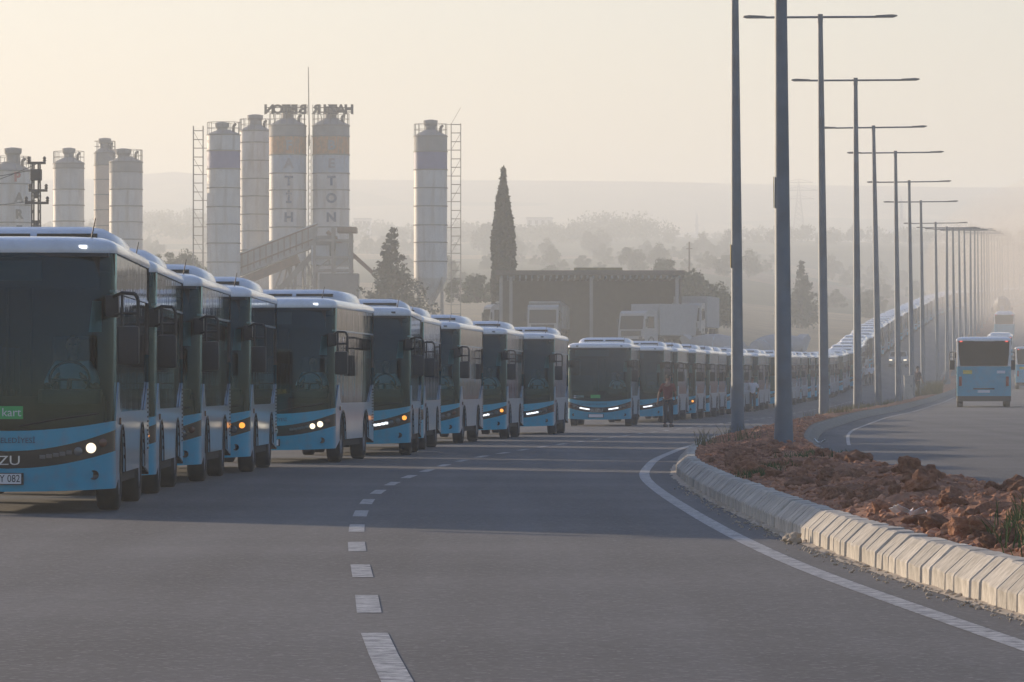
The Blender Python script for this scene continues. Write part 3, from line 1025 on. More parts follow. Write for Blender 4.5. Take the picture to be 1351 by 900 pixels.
def bus_parts():
    """meshes of one bus, nose towards -Y, base on z = 0"""
    out = []   # (name, mesh, subparts)
    # front panels
    m = strip_front(z_skirt, z_b0, 3); merge(m, strip_front(z_b1, z_ws, 2))
    out.append(('front_panel', m.mesh('front_panel', M['blue'], 50)))
    m = strip_front(z_b0, z_b1, 2, -.004)
    out.append(('grille_band', m.mesh('grille_band', M['black'], 50)))
    m = strip_front(z_ws, z_cap, 8)
    out.append(('windscreen', m.mesh('windscreen', M['screen'], 60)))
    # side panels with wheel arches and rising fins
    for s in (-1, 1):
        m = MB()
        pts = [(FB, .27)]
        pts += arch_outline(0, 0, AXF, .52, .27) + arch_outline(0, 0, AXR, .52, .27)
        pts += [(L - .22, .33), (L - .22, 1.44), (L - .30, 1.44), (L - 1.05, 1.12), (L - 1.2, 1.10), (1.42, 1.10), (1.30, 1.16), (1.12, 1.43), (1.06, 1.43), (FB, 1.02)]
        m.prism(pts, 'X', s * (W - .02), s * W)
        out.append(('side_panel', m.mesh('side_panel', M['silver'])))
        # window panes
        yb = [FB + .02, 1.55, 3.0, 4.45, 5.9, L - .25]
        for a, b in zip(yb[:-1], yb[1:]):
            m = MB(); m.box(min(s * (W - .05), s * (W - .025)), max(s * (W - .05), s * (W - .025)), a + .012, b - .012, 1.0, 2.42)
            out.append(('side_window', m.mesh('side_window', M['sideglass'])))
        m = MB(); m.box(min(s * (W - .06), s * (W - .012)), max(s * (W - .06), s * (W - .012)), FB + .02, L - .2, 2.44, 2.86)
        out.append(('side_cladding', m.mesh('side_cladding', M['clad'])))
        m = MB(); m.box(min(s * (W - .07), s * (W - .004)), max(s * (W - .07), s * (W - .004)), FB, L - .2, 2.415, 2.445)
        out.append(('trim_strip', m.mesh('trim_strip', M['silver'])))
        m = MB()
        for k in range(14):
            zz = .62 + k * .055
            m.box(min(s * W, s * (W + .012)), max(s * W, s * (W + .012)), L - .55, L - .26, zz, zz + .022)
        out.append(('vent_grille', m.mesh('vent_grille', M['black'])))
        # wheel arch lips
        for cy in (AXF, AXR):
            m = MB(); vs = []
            for k in range(13):
                a = PI * k / 12
                for rr, xx in ((.52, W - .01), (.55, W + .012), (.52, W + .012)):
                    vs.append((s * xx, cy + rr * math.cos(a), .42 + rr * math.sin(a)))
            fs = []
            for k in range(12):
                for j in range(3):
                    j2 = (j + 1) % 3
                    fs.append((k * 3 + j, k * 3 + j2, (k + 1) * 3 + j2, (k + 1) * 3 + j))
            m.add(vs, fs)
            out.append(('wheel_arch', m.mesh('wheel_arch', M['plastic'], 40)))
        # side marker
        m = MB(); m.bevbox(min(s * W, s * (W + .02)), max(s * W, s * (W + .02)), 1.12, 1.24, .96, 1.04, .008)
        out.append(('side_marker', m.mesh('side_marker', M['amber_off'])))
    # rear
    rb = .20
    def rear_y(x):
        q = min(1, abs(x) / W); return L - rb + rb * (1 - q ** 3.2) ** (1 / 3.2)
    RX = [-W * math.copysign(abs(math.cos(PI * k / 18)) ** (2 / 3.2), math.cos(PI * k / 18)) for k in range(19)]
    def rstrip(z0, z1, f=lambda x: True, off=0.0):
        m = MB()
        for a, b in zip(RX[:-1], RX[1:]):
            if f((a + b) / 2):
                m.add([(a, rear_y(a) + off, z0), (b, rear_y(b) + off, z0), (b, rear_y(b) + off, z1), (a, rear_y(a) + off, z1)], [(0, 1, 2, 3)])
        return m
    out.append(('rear_bumper', rstrip(.30, .52).mesh('rear_bumper', M['plastic'], 50)))
    out.append(('rear_panel', rstrip(.52, 1.78).mesh('rear_panel', M['blue'], 50)))
    m = MB()
    rw = [(-1.0, 1.80), (1.0, 1.80), (1.06, 2.3), (1.08, 2.86), (-1.08, 2.86), (-1.06, 2.3)]
    m.prism(rw, 'Y', L - .02, L + .012)
    out.append(('rear_window', m.mesh('rear_window', M['sideglass'])))
    out.append(('rear_post', rstrip(1.78, 2.86).mesh('rear_post', M['white'], 50)))
    for s in (-1, 1):
        m = MB(); m.bevbox(s * .99 - .06, s * .99 + .06, L - .10, L - .02 + .02, .95, 1.35, .01)
        out.append(('tail_light', m.mesh('tail_light', M['red_lens'])))
        m = MB(); m.bevbox(s * .96 - .06, s * .96 + .06, L - .04, L + .03, 2.81, 2.86, .01)
        out.append(('marker_light', m.mesh('marker_light', M['red_lens'])))
    m = MB(); m.box(-.9, -.55, L, L + .006, 1.48, 1.6)
    out.append(('sticker', m.mesh('sticker', M['pale'])))
    m = MB(); m.box(.5, .88, L, L + .006, 1.46, 1.62)
    out.append(('sticker', m.mesh('sticker', M['yellow'])))
    m = MB(); m.box(-.26, .26, L, L + .012, .66, .77)
    out.append(('rear_plate', m.mesh('rear_plate', M['pale'])))
    m = MB(); m.box(-.45, .45, L - .002, L + .008, .80, .86)
    out.append(('rear_handle', m.mesh('rear_handle', M['black'])))
    # roof cap following the whole outline
    per = [(x, front_y(x, 2.85)) for x in AX] + [(x, rear_y(x)) for x in RX[::-1]]
    n = len(per); cy = L / 2
    rings = [(2.845, .010), (2.89, .016), (2.94, 0.0), (2.985, -.055), (3.02, -.16), (3.035, -.34)]
    vs = []
    for z, d in rings:
        for (x, y) in per:
            fx = (W + d) / W
            fy = 1 + d * 1.4 / (L / 2)
            vs.append((x * fx, cy + (y - cy) * fy, z))
    fs = []
    for j in range(len(rings) - 1):
        for k in range(n):
            fs.append((j * n + k, j * n + (k + 1) % n, (j + 1) * n + (k + 1) % n, (j + 1) * n + k))
    fs.append(tuple((len(rings) - 1) * n + k for k in range(n)))
    fs.append(tuple(range(n - 1, -1, -1)))
    m = MB(); m.add(vs, fs)
    out.append(('roof', m.mesh('roof', M['white'], 50)))
    # air conditioning fairing
    prof = [(-.98, 3.0), (-.96, 3.10), (-.90, 3.19), (-.80, 3.25), (-.62, 3.28), (.62, 3.28), (.80, 3.25), (.90, 3.19), (.96, 3.10), (.98, 3.0)]
    m = MB(); vs = []
    stations = [(3.75, .80, .35), (3.92, .94, .75), (4.10, 1, 1), (6.6, 1, 1), (6.9, .96, .8), (7.05, .85, .4)]
    for (yy, sx, sz) in stations:
        for (x, z) in prof:
            vs.append((x * sx, yy, 3.0 + (z - 3.0) * sz * .9))
    n = len(prof); fs = []
    for j in range(len(stations) - 1):
        for k in range(n - 1):
            fs.append((j * n + k, j * n + k + 1, (j + 1) * n + k + 1, (j + 1) * n + k))
    fs.append(tuple(range(n))); fs.append(tuple((len(stations) - 1) * n + k for k in range(n - 1, -1, -1)))
    m.add(vs, fs)
    out.append(('air_conditioner', m.mesh('air_conditioner', M['white'], 45), [('vent_slot', (lambda: [
        MB().prism([(x0, 3.11), (x1, 3.11), (x1, 3.165), (x0, 3.165)], 'Y', 3.80, 3.93).mesh('vent_slot', M['black']) for x0, x1 in ((-.74, -.04), (.04, .74))])())]))
    # roof lamps, aerial
    for s in (-1, 1):
        m = MB(); m.bevbox(s * .80 - .045, s * .80 + .045, front_y(.8, 2.9) - .04, front_y(.8, 2.9) + .05, 2.89, 2.93, .008)
        out.append(('roof_lamp', m.mesh('roof_lamp', M['lamp_off'])))
    m = MB(); m.tube((.86, .75, 3.0), (.90, .85, 3.24), .010, .006, 6)
    out.append(('aerial', m.mesh('aerial', M['plastic'])))
    # headlamp cluster
    for s in (-1, 1):
        for xx, rr, nm in ((.90, .060, 'headlight'), (.765, .055, 'fog_light')):
            z = (z_b0(xx) + z_b1(xx)) / 2
            yy = front_y(xx, z)
            m = MB(); m.lathe([(rr * 1.12, yy - .012), (rr * 1.12, yy + .05)], 18, (s * xx, 0, z), 'Y')
            m.mat(1); m.lathe([(rr * .4, yy - .035), (rr * .85, yy - .028), (rr * .95, yy - .010)], 18, (s * xx, 0, z), 'Y')
            out.append((nm, m.mesh(nm, [M['black'], M['lamp_off']], 50)))
        m = MB()
        for k in range(5):
            xx = .38 + k * .072
            z = (z_b0(xx) + z_b1(xx)) / 2 + .01; yy = front_y(xx, z)
            m.bevbox(s * xx - .034, s * xx + .034, yy - .022, yy + .03, z - .024, z + .024, .008)
        out.append(('running_light', m.mesh('running_light', M['lamp_off'])))
        xx = 1.025; z = (z_b0(xx) + z_b1(xx)) / 2 + .02; yy = front_y(xx, z)
        m = MB(); m.lathe([(.02, yy - .03), (.046, yy - .022), (.05, yy + .06)], 14, (s * xx, 0, z), 'Y')
        out.append(('indicator', m.mesh('indicator', M['amber_off'], 50)))
        m = MB(); yy = front_y(.93, .42); m.lathe([(.03, yy - .004), (.052, yy - .014), (.056, yy + .05)], 14, (s * .93, 0, .42), 'Y')
        out.append(('lower_lamp', m.mesh('lower_lamp', M['black'], 50)))
        # wiper
        m = MB(); m.path([(s * .12, front_y(.1, .95) - .03, .95), (s * .55, front_y(.5, 1.06) - .03, 1.03), (s * .98, front_y(.95, 1.1) - .03, 1.09)], .011, 6)
        out.append(('wiper', m.mesh('wiper', M['plastic'])))
    # number plate frame
    m = MB(); yy = front_y(.2, .38); m.bevbox(-.285 - .11, .285 - .11, yy - .03, yy + .02, .315, .445, .006); m.mat(1)
    m.box(-.26 - .11, .26 - .11, yy - .034, yy - .029, .325, .435)
    out.append(('front_plate', m.mesh('front_plate', [M['ink'], M['plate']])))
    # mirrors
    for s in (-1, 1):
        m = MB()
        m.bevbox(min(s * (W - .10), s * (W + .05)), max(s * (W - .10), s * (W + .05)), .10, .30, 2.14, 2.38, .02)
        m.path([(s * (W - .02), .15, 2.36), (s * (W + .10), -.12, 2.40), (s * (W + .24), -.16, 2.39), (s * (W + .275), -.16, 2.33), (s * (W + .275), -.16, 2.02)], .02, 8)
        m.path([(s * (W + .0), .15, 2.16), (s * (W + .10), -.13, 2.18), (s * (W + .275), -.16, 2.18)], .016, 8)
        m.path([(s * (W + .10), -.13, 2.38), (s * (W + .10), -.14, 1.98)], .016, 8)
        a = m.mesh('mirror_arm', M['plastic'], 40)
        m = MB(); m.bevbox(min(s * (W + .05), s * (W + .29)), max(s * (W + .05), s * (W + .29)), -.24, -.10, 1.62, 2.04, .035)
        b = m.mesh('mirror_head', M['plastic'], 40)
        out.append(('mirror', a, [('mirror_head', [b])]))
    # chassis, wheel wells, interior
    m = MB(); m.box(-.90, .90, .55, L - .25, .30, .62); m.box(-W + .06, W - .06, AXF + .56, AXR - .56, .30, .95); m.box(-W + .06, W - .06, AXR + .56, L - .2, .36, 1.0); m.box(-W + .06, W - .06, FB + .05, AXF - .56, .34, .9)
    out.append(('chassis', m.mesh('chassis', M['under'])))
    m = MB(); m.box(-W + .07, W - .07, .55, L - .2, .96, 1.0); m.box(-W + .07, W - .07, .2, L - .2, 2.80, 2.84)
    for yy in (2.6, 3.5, 4.4, 5.3, 6.2):
        for xx in (-.72, .72):
            m.mat(1); m.box(xx - .38, xx + .38, yy, yy + .12, 1.0, 1.85); m.box(xx - .38, xx + .38, yy - .4, yy, 1.0, 1.35); m.mat(0)
    m.mat(0); m.box(-W + .06, W - .06, L - .5, L - .4, 1.0, 2.8)
    m.tube((.12, 1.9, 1.0), (.12, 1.9, 2.8), .018, n=8); m.tube((-.2, 2.6, 1.0), (-.2, 2.6, 2.8), .018, n=8)
    m.box(.18, 1.05, 2.1, 2.14, 1.0, 2.3)
    out.append(('cabin', m.mesh('cabin', [M['inner'], M['seat']])))
    m = MB()
    m.prism([(.42, .92), (.95, .92), (.95, 1.22), (.75, 1.28), (.50, 1.10)], 'X', -1.02, 1.02)
    m.bevbox(.28, .98, .62, 1.0, 1.15, 1.36, .05)
    out.append(('dashboard', m.mesh('dashboard', M['plastic'])))
    m = MB()
    for k in range(24):
        a0, a1 = 2 * PI * k / 24, 2 * PI * (k + 1) / 24
        f = lambda a: (.60 + .22 * math.cos(a), 1.08 + .09 * math.sin(a), 1.46 + .20 * math.sin(a))
        m.tube(f(a0), f(a1), .016, n=6, cap=False)
    m.tube((.60, 1.08, 1.46), (.60, .92, 1.2), .03, n=8)
    m.tube((.40, 1.08, 1.46), (.80, 1.08, 1.46), .014, n=6)
    out.append(('steering_wheel', m.mesh('steering_wheel', M['plastic'], 60)))
    m = MB(); m.bevbox(.36, .84, 1.35, 1.85, 1.12, 1.26, .04); m.bevbox(.36, .84, 1.82, 1.95, 1.2, 1.95, .04); m.box(.5, .7, 1.5, 1.7, 1.0, 1.12)
    out.append(('driver_seat', m.mesh('driver_seat', M['seat'])))
    m = MB(); m.box(-.98, .98, .30, .34, 2.46, 2.84)
    disp = MB(); disp.box(-.88, .35, .27, .298, 2.54, 2.76)
    out.append(('destination_board', m.mesh('destination_board', M['ink']), [('display', [disp.mesh('display', M['display'])])]))
    m = MB()
    m.prism([(.86, 1.98), (1.00, 1.98), (1.00, 2.32), (.90, 2.32)], 'Y', .33, .345)
    out.append(('sun_visor', m.mesh('sun_visor', M['visor'])))
    m = MB(); m.box(-1.0, 1.0, .36, .38, 2.10, 2.46)
    # wheels
    for cy in (AXF, AXR):
        for s in (-1, 1):
            m = MB()
            pr = [(.27, -.12), (.38, -.125), (.415, -.10), (.42, -.05), (.42, .05), (.415, .10), (.38, .125), (.27, .12)]
            m.lathe(pr, 24, (0, 0, 0), 'X', False, False)
            t = m.mesh('tyre', M['rubber'], 50)
            m = MB(); pr = [(.27, .11), (.25, .06), (.14, .05), (.12, .10), (.05, .11)]
            pr = [(a, b * s) for a, b in pr]
            m.lathe(pr, 20, (0, 0, 0), 'X', False, True)
            for k in range(8):
                a = k * PI / 4
                m.tube((s * .05, .19 * math.cos(a), .19 * math.sin(a)), (s * .075, .19 * math.cos(a), .19 * math.sin(a)), .016, n=6)
            rm = m.mesh('rim', M['rim'], 40)
            out.append(('wheel', t, [('rim', [rm])], (s * (W - .15), cy, WR)))
    return out


proto = empty('city_bus', (0, -60, -50))
for p in bus_parts():
    loc = p[3] if len(p) > 3 else (0, 0, 0)
    o = link_mesh(p[0], p[1], proto, loc)
    if len(p) > 2:
        for nm, meshes in p[2]:
            for me in meshes:
                link_mesh(nm, me, o)


def front_text(body, size, x, z, mat, align='CENTER', bold=0.0, dy=.008):
    me = text_mesh(body, size, align)
    for v in me.vertices:
        xx = v.co.x + x; zz = v.co.y + z
        v.co = Vector((xx, front_y(xx, zz) - dy, zz))
    me.materials.clear(); me.materials.append(mat)
    return me


T_logo = None
me_logo = text_mesh('ISUZU', .20, 'CENTER', 0)
for v in me_logo.vertices:
    xx = v.co.x * 0.92 - .11; zz = v.co.y * .72 + .575
    v.co = Vector((xx, front_y(xx, zz) - .012, zz))
me_logo.materials.clear(); me_logo.materials.append(M['chrome'])
link_mesh('lettering', me_logo, proto)
me_city = front_text('MERSİN BÜYÜKŞEHİR BELEDİYESİ', .082, -.33, .795, M['navy_ink'])
link_mesh('lettering', me_city, proto)


def set_mat(root, part, idx, mat, slot=0):
    ch = [c for c in root.children if c.name.split('.')[0] == part]
    for i in idx:
        s = ch[i].material_slots[slot]
        s.link = 'OBJECT'; s.material = mat


BG = 'blue and white city buses queued along the road'


def place_bus(X, Y, yaw, label, skip=(), z=None):
    """X, Y: front left corner of the bus (image right)"""
    b = copy_tree(proto, None, skip)
    c, s = math.cos(yaw), math.sin(yaw)
    lx, ly = W, 0.30
    b.location = (X - (c * lx - s * ly), Y - (s * lx + c * ly), ZL(Y) if z is None else z)
    pitch = math.atan2(ZL(Y + 7) - ZL(Y), 7)
    b.rotation_euler = (pitch, 0, yaw)
    tag(b, label, 'bus', BG)
    return b


near = [
    (-4.34, 54.7, .022, 'large blue bus at the left edge, nearest to the camera, with driver visible'),
    (-4.53, 63.6, .018, 'second bus in the queue, partly hidden behind the nearest bus at left'),
    (-4.49, 72.2, -.003, 'third bus of the queue, with a tall dark windscreen edge and unlit lamps'),
    (-4.22, 80.6, -.012, 'fourth bus of the queue with a bright amber indicator'),
    (-3.24, 91.5, -.070, 'fifth bus of the queue with two warm headlights and a broad windscreen'),
    (-2.06, 101.6, -.012, 'sixth bus of the queue with a white light bar and amber indicator'),
    (-1.97, 111.0, -.040, 'seventh bus, only its side showing behind the sixth bus'),
    (-1.30, 123.8, -.075, 'eighth bus of the queue with its front lights off'),
    (-0.15, 135.7, -.066, 'ninth bus of the queue with light bar and small amber indicator'),
    (1.25, 149.0, -.070, 'tenth bus of the queue, light bar lit, just before the gap'),
    (4.32, 181.6, -.070, 'bus standing after the gap with whole front visible and both light bars lit'),
    (6.0, 197.6, -.080, 'bus partly hidden behind the man in the red shirt'),
    (6.82, 206.2, -.10, 'bus just right of the man in the red shirt'),
    (7.9, 215.2, -.10, 'bus with a reddish amber lamp, third right of the gap'),
    (8.85, 224.2, -.10, 'bus squeezed second to last in the tight row left of the slim lamp post'),
    (9.6, 233.2, -.10, 'bus ending the tight row just left of the slim lamp post'),
]
buses = []
for X, Y, yaw, lab in near:
    buses.append(place_bus(X, Y, yaw, lab))
# which lamps are lit (index 0 = far side, 1 = near side)
LW, LC, LA = M['lamp_warm'], M['lamp_white'], M['lamp_amber']
set_mat(buses[0], 'headlight', (0, 1), LW, 1)
for i in (0, 4):
    set_mat(buses[i], 'roof_lamp', (0, 1), LC)
set_mat(buses[1], 'indicator', (1,), LA)
set_mat(buses[3], 'indicator', (1,), LA)
set_mat(buses[4], 'headlight', (0, 1), LW, 1); set_mat(buses[4], 'fog_light', (0, 1), LW, 1)
for i in (5, 8, 9, 10, 11):
    set_mat(buses[i], 'running_light', (0, 1), LC)
for i in (5, 8, 13):
    set_mat(buses[i], 'indicator', (1,), LA)
# cards behind the glass and the plate number
def card(bus, x0, x1, z0, z1, mat, txt=None):
    m = MB(); yy = max(front_y(x0, z1), front_y(x1, z1)) - .03
    m.box(x0, x1, yy, yy + .006, z0, z1)
    o = m.build('windscreen_card', mat, bus)
    if txt:
        me = text_mesh(txt, .13, 'RIGHT')
        for v in me.vertices:
            v.co = Vector((v.co.x + x1 - .02, yy - .003, v.co.y + (z0 + z1) / 2))
        me.materials.clear(); me.materials.append(M['plate'])
        link_mesh('lettering', me, o)


# plate of the nearest bus
yy = front_y(.2, .38) - .037
me = text_mesh('Y 082', .115, 'RIGHT')
for v in me.vertices:
    v.co = Vector((v.co.x * .82 + .14, yy, v.co.y + .38))
me.materials.clear(); me.materials.append(M['ink'])
pl = [c for c in buses[0].children if c.name.startswith('front_plate')][0]
link_mesh('lettering', me, pl)
card(buses[0], -.28, .17, 1.03, 1.17, M['green'], 'kart')
card(buses[10], -.30, .05, 1.02, 1.14, M['green'])
card(buses[10], -.92, -.55, 1.02, 1.12, M['pale'])

# the rest of the queue: bodies with parts as long as they show, then one mesh each
SKIP_SMALL = ('lettering', 'cabin', 'dashboard', 'steering_wheel', 'driver_seat', 'sun_visor', 'wiper', 'aerial', 'lower_lamp', 'sticker', 'rear_plate', 'rear_handle', 'vent_grille', 'side_marker', 'wheel_arch')


def flatten(root, skip):
    m = MB(); mats = []
    for c in root.children:
        if c.name.split('.')[0] in skip: continue
        for o in [c] + list(c.children):
            off = Vector(c.location) if o is c else Vector(c.location) + Vector(o.location)
            for mt in o.data.materials:
                if mt not in mats: mats.append(mt)
            b = len(m.v)
            m.v += [tuple(v.co + off) for v in o.data.vertices]
            for p in o.data.polygons:
                m.f.append(tuple(b + i for i in p.vertices)); m.m.append(mats.index(o.data.materials[p.material_index]))
    return m, [M['sideglass'] if x is M['screen'] else x for x in mats]


fm, fmats = flatten(proto, SKIP_SMALL + ('mirror', 'indicator', 'fog_light', 'running_light', 'roof_lamp', 'destination_board', 'tail_light'))
far_me = fm.mesh('city_bus', fmats, 40)

Y = 242.6
n = 0
while Y < 1370:
    X = busX(Y)
    yaw = -math.atan((busX(Y + 4) - busX(Y - 4)) / 8)
    if Y < 440:
        lab = ('bus in the part of the queue behind the two front lamp posts' if Y < 305 else 'bus in the distant part of the queue between the tall lamp posts, before the hill')
        place_bus(X + random.uniform(-.2, .2), Y, yaw + random.uniform(-.01, .01), lab, SKIP_SMALL)
    else:
        o = link_mesh('city_bus', far_me, None, (X - W + random.uniform(-.15, .15), Y, ZL(Y)), (math.atan2(ZL(Y + 7) - ZL(Y), 7), 0, yaw))
        tag(o, 'tiny far bus whose pale roof joins the line climbing the hazy hill', 'bus', BG)
    Y += 9.2 + random.uniform(-.35, .5)
# opaque glass on the middle distance copies
# buses driving away on the right carriageway
def away(X, Y, label, far=False, lights=True):
    if far:
        o = link_mesh('city_bus', far_me, None, (X, Y + L, ZR(Y)), (-math.atan2(ZR(Y + 7) - ZR(Y), 7), 0, PI - math.atan((medL(Y + 4) - medL(Y - 4)) / 8)))
        for sl in o.material_slots:
            if sl.material == M['red_lens']:
                sl.link = 'OBJECT'; sl.material = M['lamp_red']
        tag(o, label, 'bus', 'buses driving away on the right carriageway')
        return o
    b = copy_tree(proto, None, ('lettering', 'air_conditioner'))
    yaw = PI - .085
    b.rotation_euler = (-.006, 0, yaw)
    b.location = (X + math.sin(.085) * L, Y + L, ZR(Y))
    tag(b, label, 'bus', 'buses driving away on the right carriageway')
    set_mat(b, 'marker_light', (0, 1), M['lamp_red'])
    return b


away(20.0, 212, 'bus seen from behind on the right carriageway, nearest of those driving away')
away(36.4, 350, 'bus cut by the right edge, half hidden behind the one driving away')
away(44.9, 452, 'bus seen from behind in dust, first above the near one on the right carriageway', True)
away(57.4, 575, 'bus seen from behind in dust, just below the concrete mixer truck', True)

# remove the prototype
for c in list(proto.children):
    for g in list(c.children):
        bpy.data.objects.remove(g)
    bpy.data.objects.remove(c)
bpy.data.objects.remove(proto)


# ------------------------------------------------------------------ people
def skin_mesh(name, verts, edges, radii, mat, sub=2, root=0):
    me = bpy.data.meshes.new(name)
    me.from_pydata(verts, edges, [])
    o = bpy.data.objects.new(name, me); COL.objects.link(o)
    md = o.modifiers.new('skin', 'SKIN'); md.use_smooth_shade = True
    sv = me.skin_vertices[0].data
    for i, r_ in enumerate(radii):
        sv[i].radius = r_ if isinstance(r_, tuple) else (r_, r_)
        sv[i].use_root = (i == root)
    ms = o.modifiers.new('sub', 'SUBSURF'); ms.levels = sub; ms.render_levels = sub
    dg = bpy.context.evaluated_depsgraph_get()
    res = bpy.data.meshes.new_from_object(o.evaluated_get(dg))
    bpy.data.objects.remove(o)
    res.materials.clear(); res.materials.append(mat)
    res.polygons.foreach_set('use_smooth', [True] * len(res.polygons))
    return res


def person(label, loc, rz, h, shirt, pose, group=None, seated=False):
    """figure facing +Y; pose gives joint positions for a 1.75 m figure"""
    root = empty('person', loc, rz); root.scale = (h / 1.75,) * 3
    tag(root, label, 'person', group)
    V = []; E = []; R = []
    ix = {}
    def a(n, p, r_, par=None):
        ix[n] = len(V); V.append(p); R.append(r_)
        if par: E.append((ix[par], ix[n]))
    hz = pose.get('hip', .93)
    hy = pose.get('hy', 0)
    cy = pose.get('cy', 0)
    a('pelvis', (0, hy, hz), (.135, .10)); a('waist', (0, (hy + cy) / 2, hz + .17), (.125, .095), 'pelvis'); a('chest', (0, cy, hz + .40), (.155, .11), 'waist')
    a('neck0', (0, cy, hz + .535), (.07, .065), 'chest'); a('neck', (0, cy + .01, hz + .59), (.052, .055), 'neck0'); a('jaw', (0, cy + .03, hz + .65), (.062, .075), 'neck')
    a('face', (0, cy + .03, hz + .72), (.074, .092), 'jaw'); a('brow', (0, cy + .02, hz + .775), (.072, .09), 'face'); a('crown', (0, cy + .01, hz + .82), (.04, .05), 'brow')
    a('nose', (0, cy + .135, hz + .705), .010, 'face')
    for s, q in ((-1, 'l'), (1, 'r')):
        a('ear' + q, (s * .083, cy + .01, hz + .715), .010, 'face')
        sh = (s * .185, cy, hz + .475)
        el = pose['elbow' + q]; wr = pose['wrist' + q]
        a('sh' + q, sh, (.062, .062), 'chest'); a('el' + q, el, .043, 'sh' + q); a('wr' + q, wr, .029, 'el' + q)
        d = (Vector(wr) - Vector(el)).normalized()
        hd = Vector(pose.get('hand' + q, d)).normalized()
        side = hd.cross(Vector((s, 0, 0.01))).normalized()
        pm = Vector(wr) + hd * .055
        a('pm' + q, tuple(pm), (.038, .020), 'wr' + q)
        for k in range(4):
            o_ = side * ((k - 1.5) * .020)
            ln = (.062, .075, .078, .06)[k]
            p1 = pm + hd * .045 + o_ * 1.1
            p2 = p1 + hd * ln * .55 + Vector((-s * .006, 0, 0))
            p3 = p2 + hd * ln * .45 + Vector((-s * .018, 0, 0))
            a('f%d%s' % (k, q), tuple(p1), .0095, 'pm' + q); a('g%d%s' % (k, q), tuple(p2), .0085, 'f%d%s' % (k, q)); a('h%d%s' % (k, q), tuple(p3), .007, 'g%d%s' % (k, q))
        t1 = Vector(wr) + hd * .035 + side * .040; t2 = t1 + hd * .045 + side * .012
        a('t' + q, tuple(t1), .011, 'pm' + q); a('u' + q, tuple(t2), .009, 't' + q)
        kn = pose['knee' + q]; an = pose['ankle' + q]
        a('hip' + q, (s * .095, hy, hz - .06), .088, 'pelvis'); a('kn' + q, kn, .058, 'hip' + q); a('an' + q, an, .040, 'kn' + q)
        a('to' + q, (an[0] + s * .03, an[1] + .15, max(.03, an[2] - .05)), .035, 'an' + q)
    link_mesh('body', skin_mesh('body', V, E, R, M['skin']), root)
    # shirt
    names_ = ['pelvis', 'waist', 'chest', 'neck0', 'shl', 'ell', 'shr', 'elr']
    vv = [V[ix[n]] for n in names_]
    mid = lambda p, q, t: tuple(Vector(p) * (1 - t) + Vector(q) * t)
    vv[3] = (0, cy, hz + .52); vv[0] = (0, hy, hz - .06)
    vv[5] = mid(V[ix['shl']], V[ix['ell']], .85); vv[7] = mid(V[ix['shr']], V[ix['elr']], .85)
    link_mesh('shirt', skin_mesh('shirt', vv, [(0, 1), (1, 2), (2, 3), (2, 4), (4, 5), (2, 6), (6, 7)],
                                 [(.165, .125), (.165, .125), (.185, .135), (.075, .07), (.082, .082), (.066, .066), (.082, .082), (.066, .066)], shirt), root)
    hem = lambda n: mid(V[ix['kn' + n]], V[ix['an' + n]], .93)
    vv = [(0, hy, hz + .10), V[ix['hipl']], V[ix['knl']], hem('l'), V[ix['hipr']], V[ix['knr']], hem('r')]
    link_mesh('trousers', skin_mesh('trousers', vv, [(0, 1), (1, 2), (2, 3), (0, 4), (4, 5), (5, 6)], [(.155, .118), .105, .078, .07, .105, .078, .07], M['trousers']), root)
    for q, s in (('l', -1), ('r', 1)):
        an = V[ix['an' + q]]
        m = MB()
        m.bevbox(an[0] - .045, an[0] + .045, an[1] - .07, an[1] + .20, max(0, an[2] - .09), an[2] + .02, .025)
        m.build('shoe', M['shoe'], root, 50)
    bm = bmesh.new(); bmesh.ops.create_uvsphere(bm, u_segments=14, v_segments=10, radius=1)
    for v in bm.verts:
        v.co = Vector((v.co.x * .085, v.co.y * .105, v.co.z * .105))
    bmesh.ops.delete(bm, geom=[v for v in bm.verts if v.co.z < .02 + max(0, v.co.y) * .5 and v.co.y > -.05 or v.co.z < -.05], context='VERTS')
    hm = bpy.data.meshes.new('hair'); bm.to_mesh(hm); bm.free(); hm.materials.append(M['hair'])
    link_mesh('hair', hm, root, (0, cy + .012, hz + .745))
    for s in (-1, 1):
        m = MB(); m.lathe([(.001, -.01), (.010, -.006), (.010, .006), (.001, .01)], 8)
        m.build('eye', M['ink'], root, loc=(s * .032, cy + .115, hz + .735))
    return root


stand = dict(elbowl=(-.27, -.02, 1.10), wristl=(-.28, .05, .86), elbowr=(.27, -.02, 1.10), wristr=(.28, .05, .86), kneel=(-.10, .02, .48), anklel=(-.11, -.02, .08), kneer=(.10, .02, .48), ankler=(.11, -.02, .08))
walk_ = dict(stand, kneel=(-.09, .14, .50), anklel=(-.09, .18, .08), kneer=(.09, -.02, .48), ankler=(.10, -.24, .12), elbowl=(-.26, -.10, 1.12), wristl=(-.27, -.12, .88), elbowr=(.26, .02, 1.12), wristr=(.25, .16, .92))
akimbo = dict(stand, elbowl=(-.33, -.06, 1.15), wristl=(-.27, .12, .98), elbowr=(.33, -.06, 1.15), wristr=(.29, .06, .92))
phone = dict(stand, elbowr=(.25, .06, 1.12), wristr=(.14, .27, 1.20), handr=(-.5, .3, .8))
stand2 = dict(stand, elbowl=(-.31, -.02, 1.12), wristl=(-.37, .03, .88), elbowr=(.26, .02, 1.12), wristr=(.20, .20, 1.0))
person('man in a dark red polo shirt and dark trousers standing beside the queue of buses', (5.55, 178, ZL(178)), -.35, 1.85, M['red_shirt'], stand2)
person('man in a white shirt walking away between the two front lamp posts', (12.35, 257, ZL(257)), .15, 1.78, M['white_shirt'], akimbo)
person('man in a pale shirt farther along the buses, right one of a pair', (29.6, 412, ZL(412)), PI, 1.75, M['white_shirt'], stand)
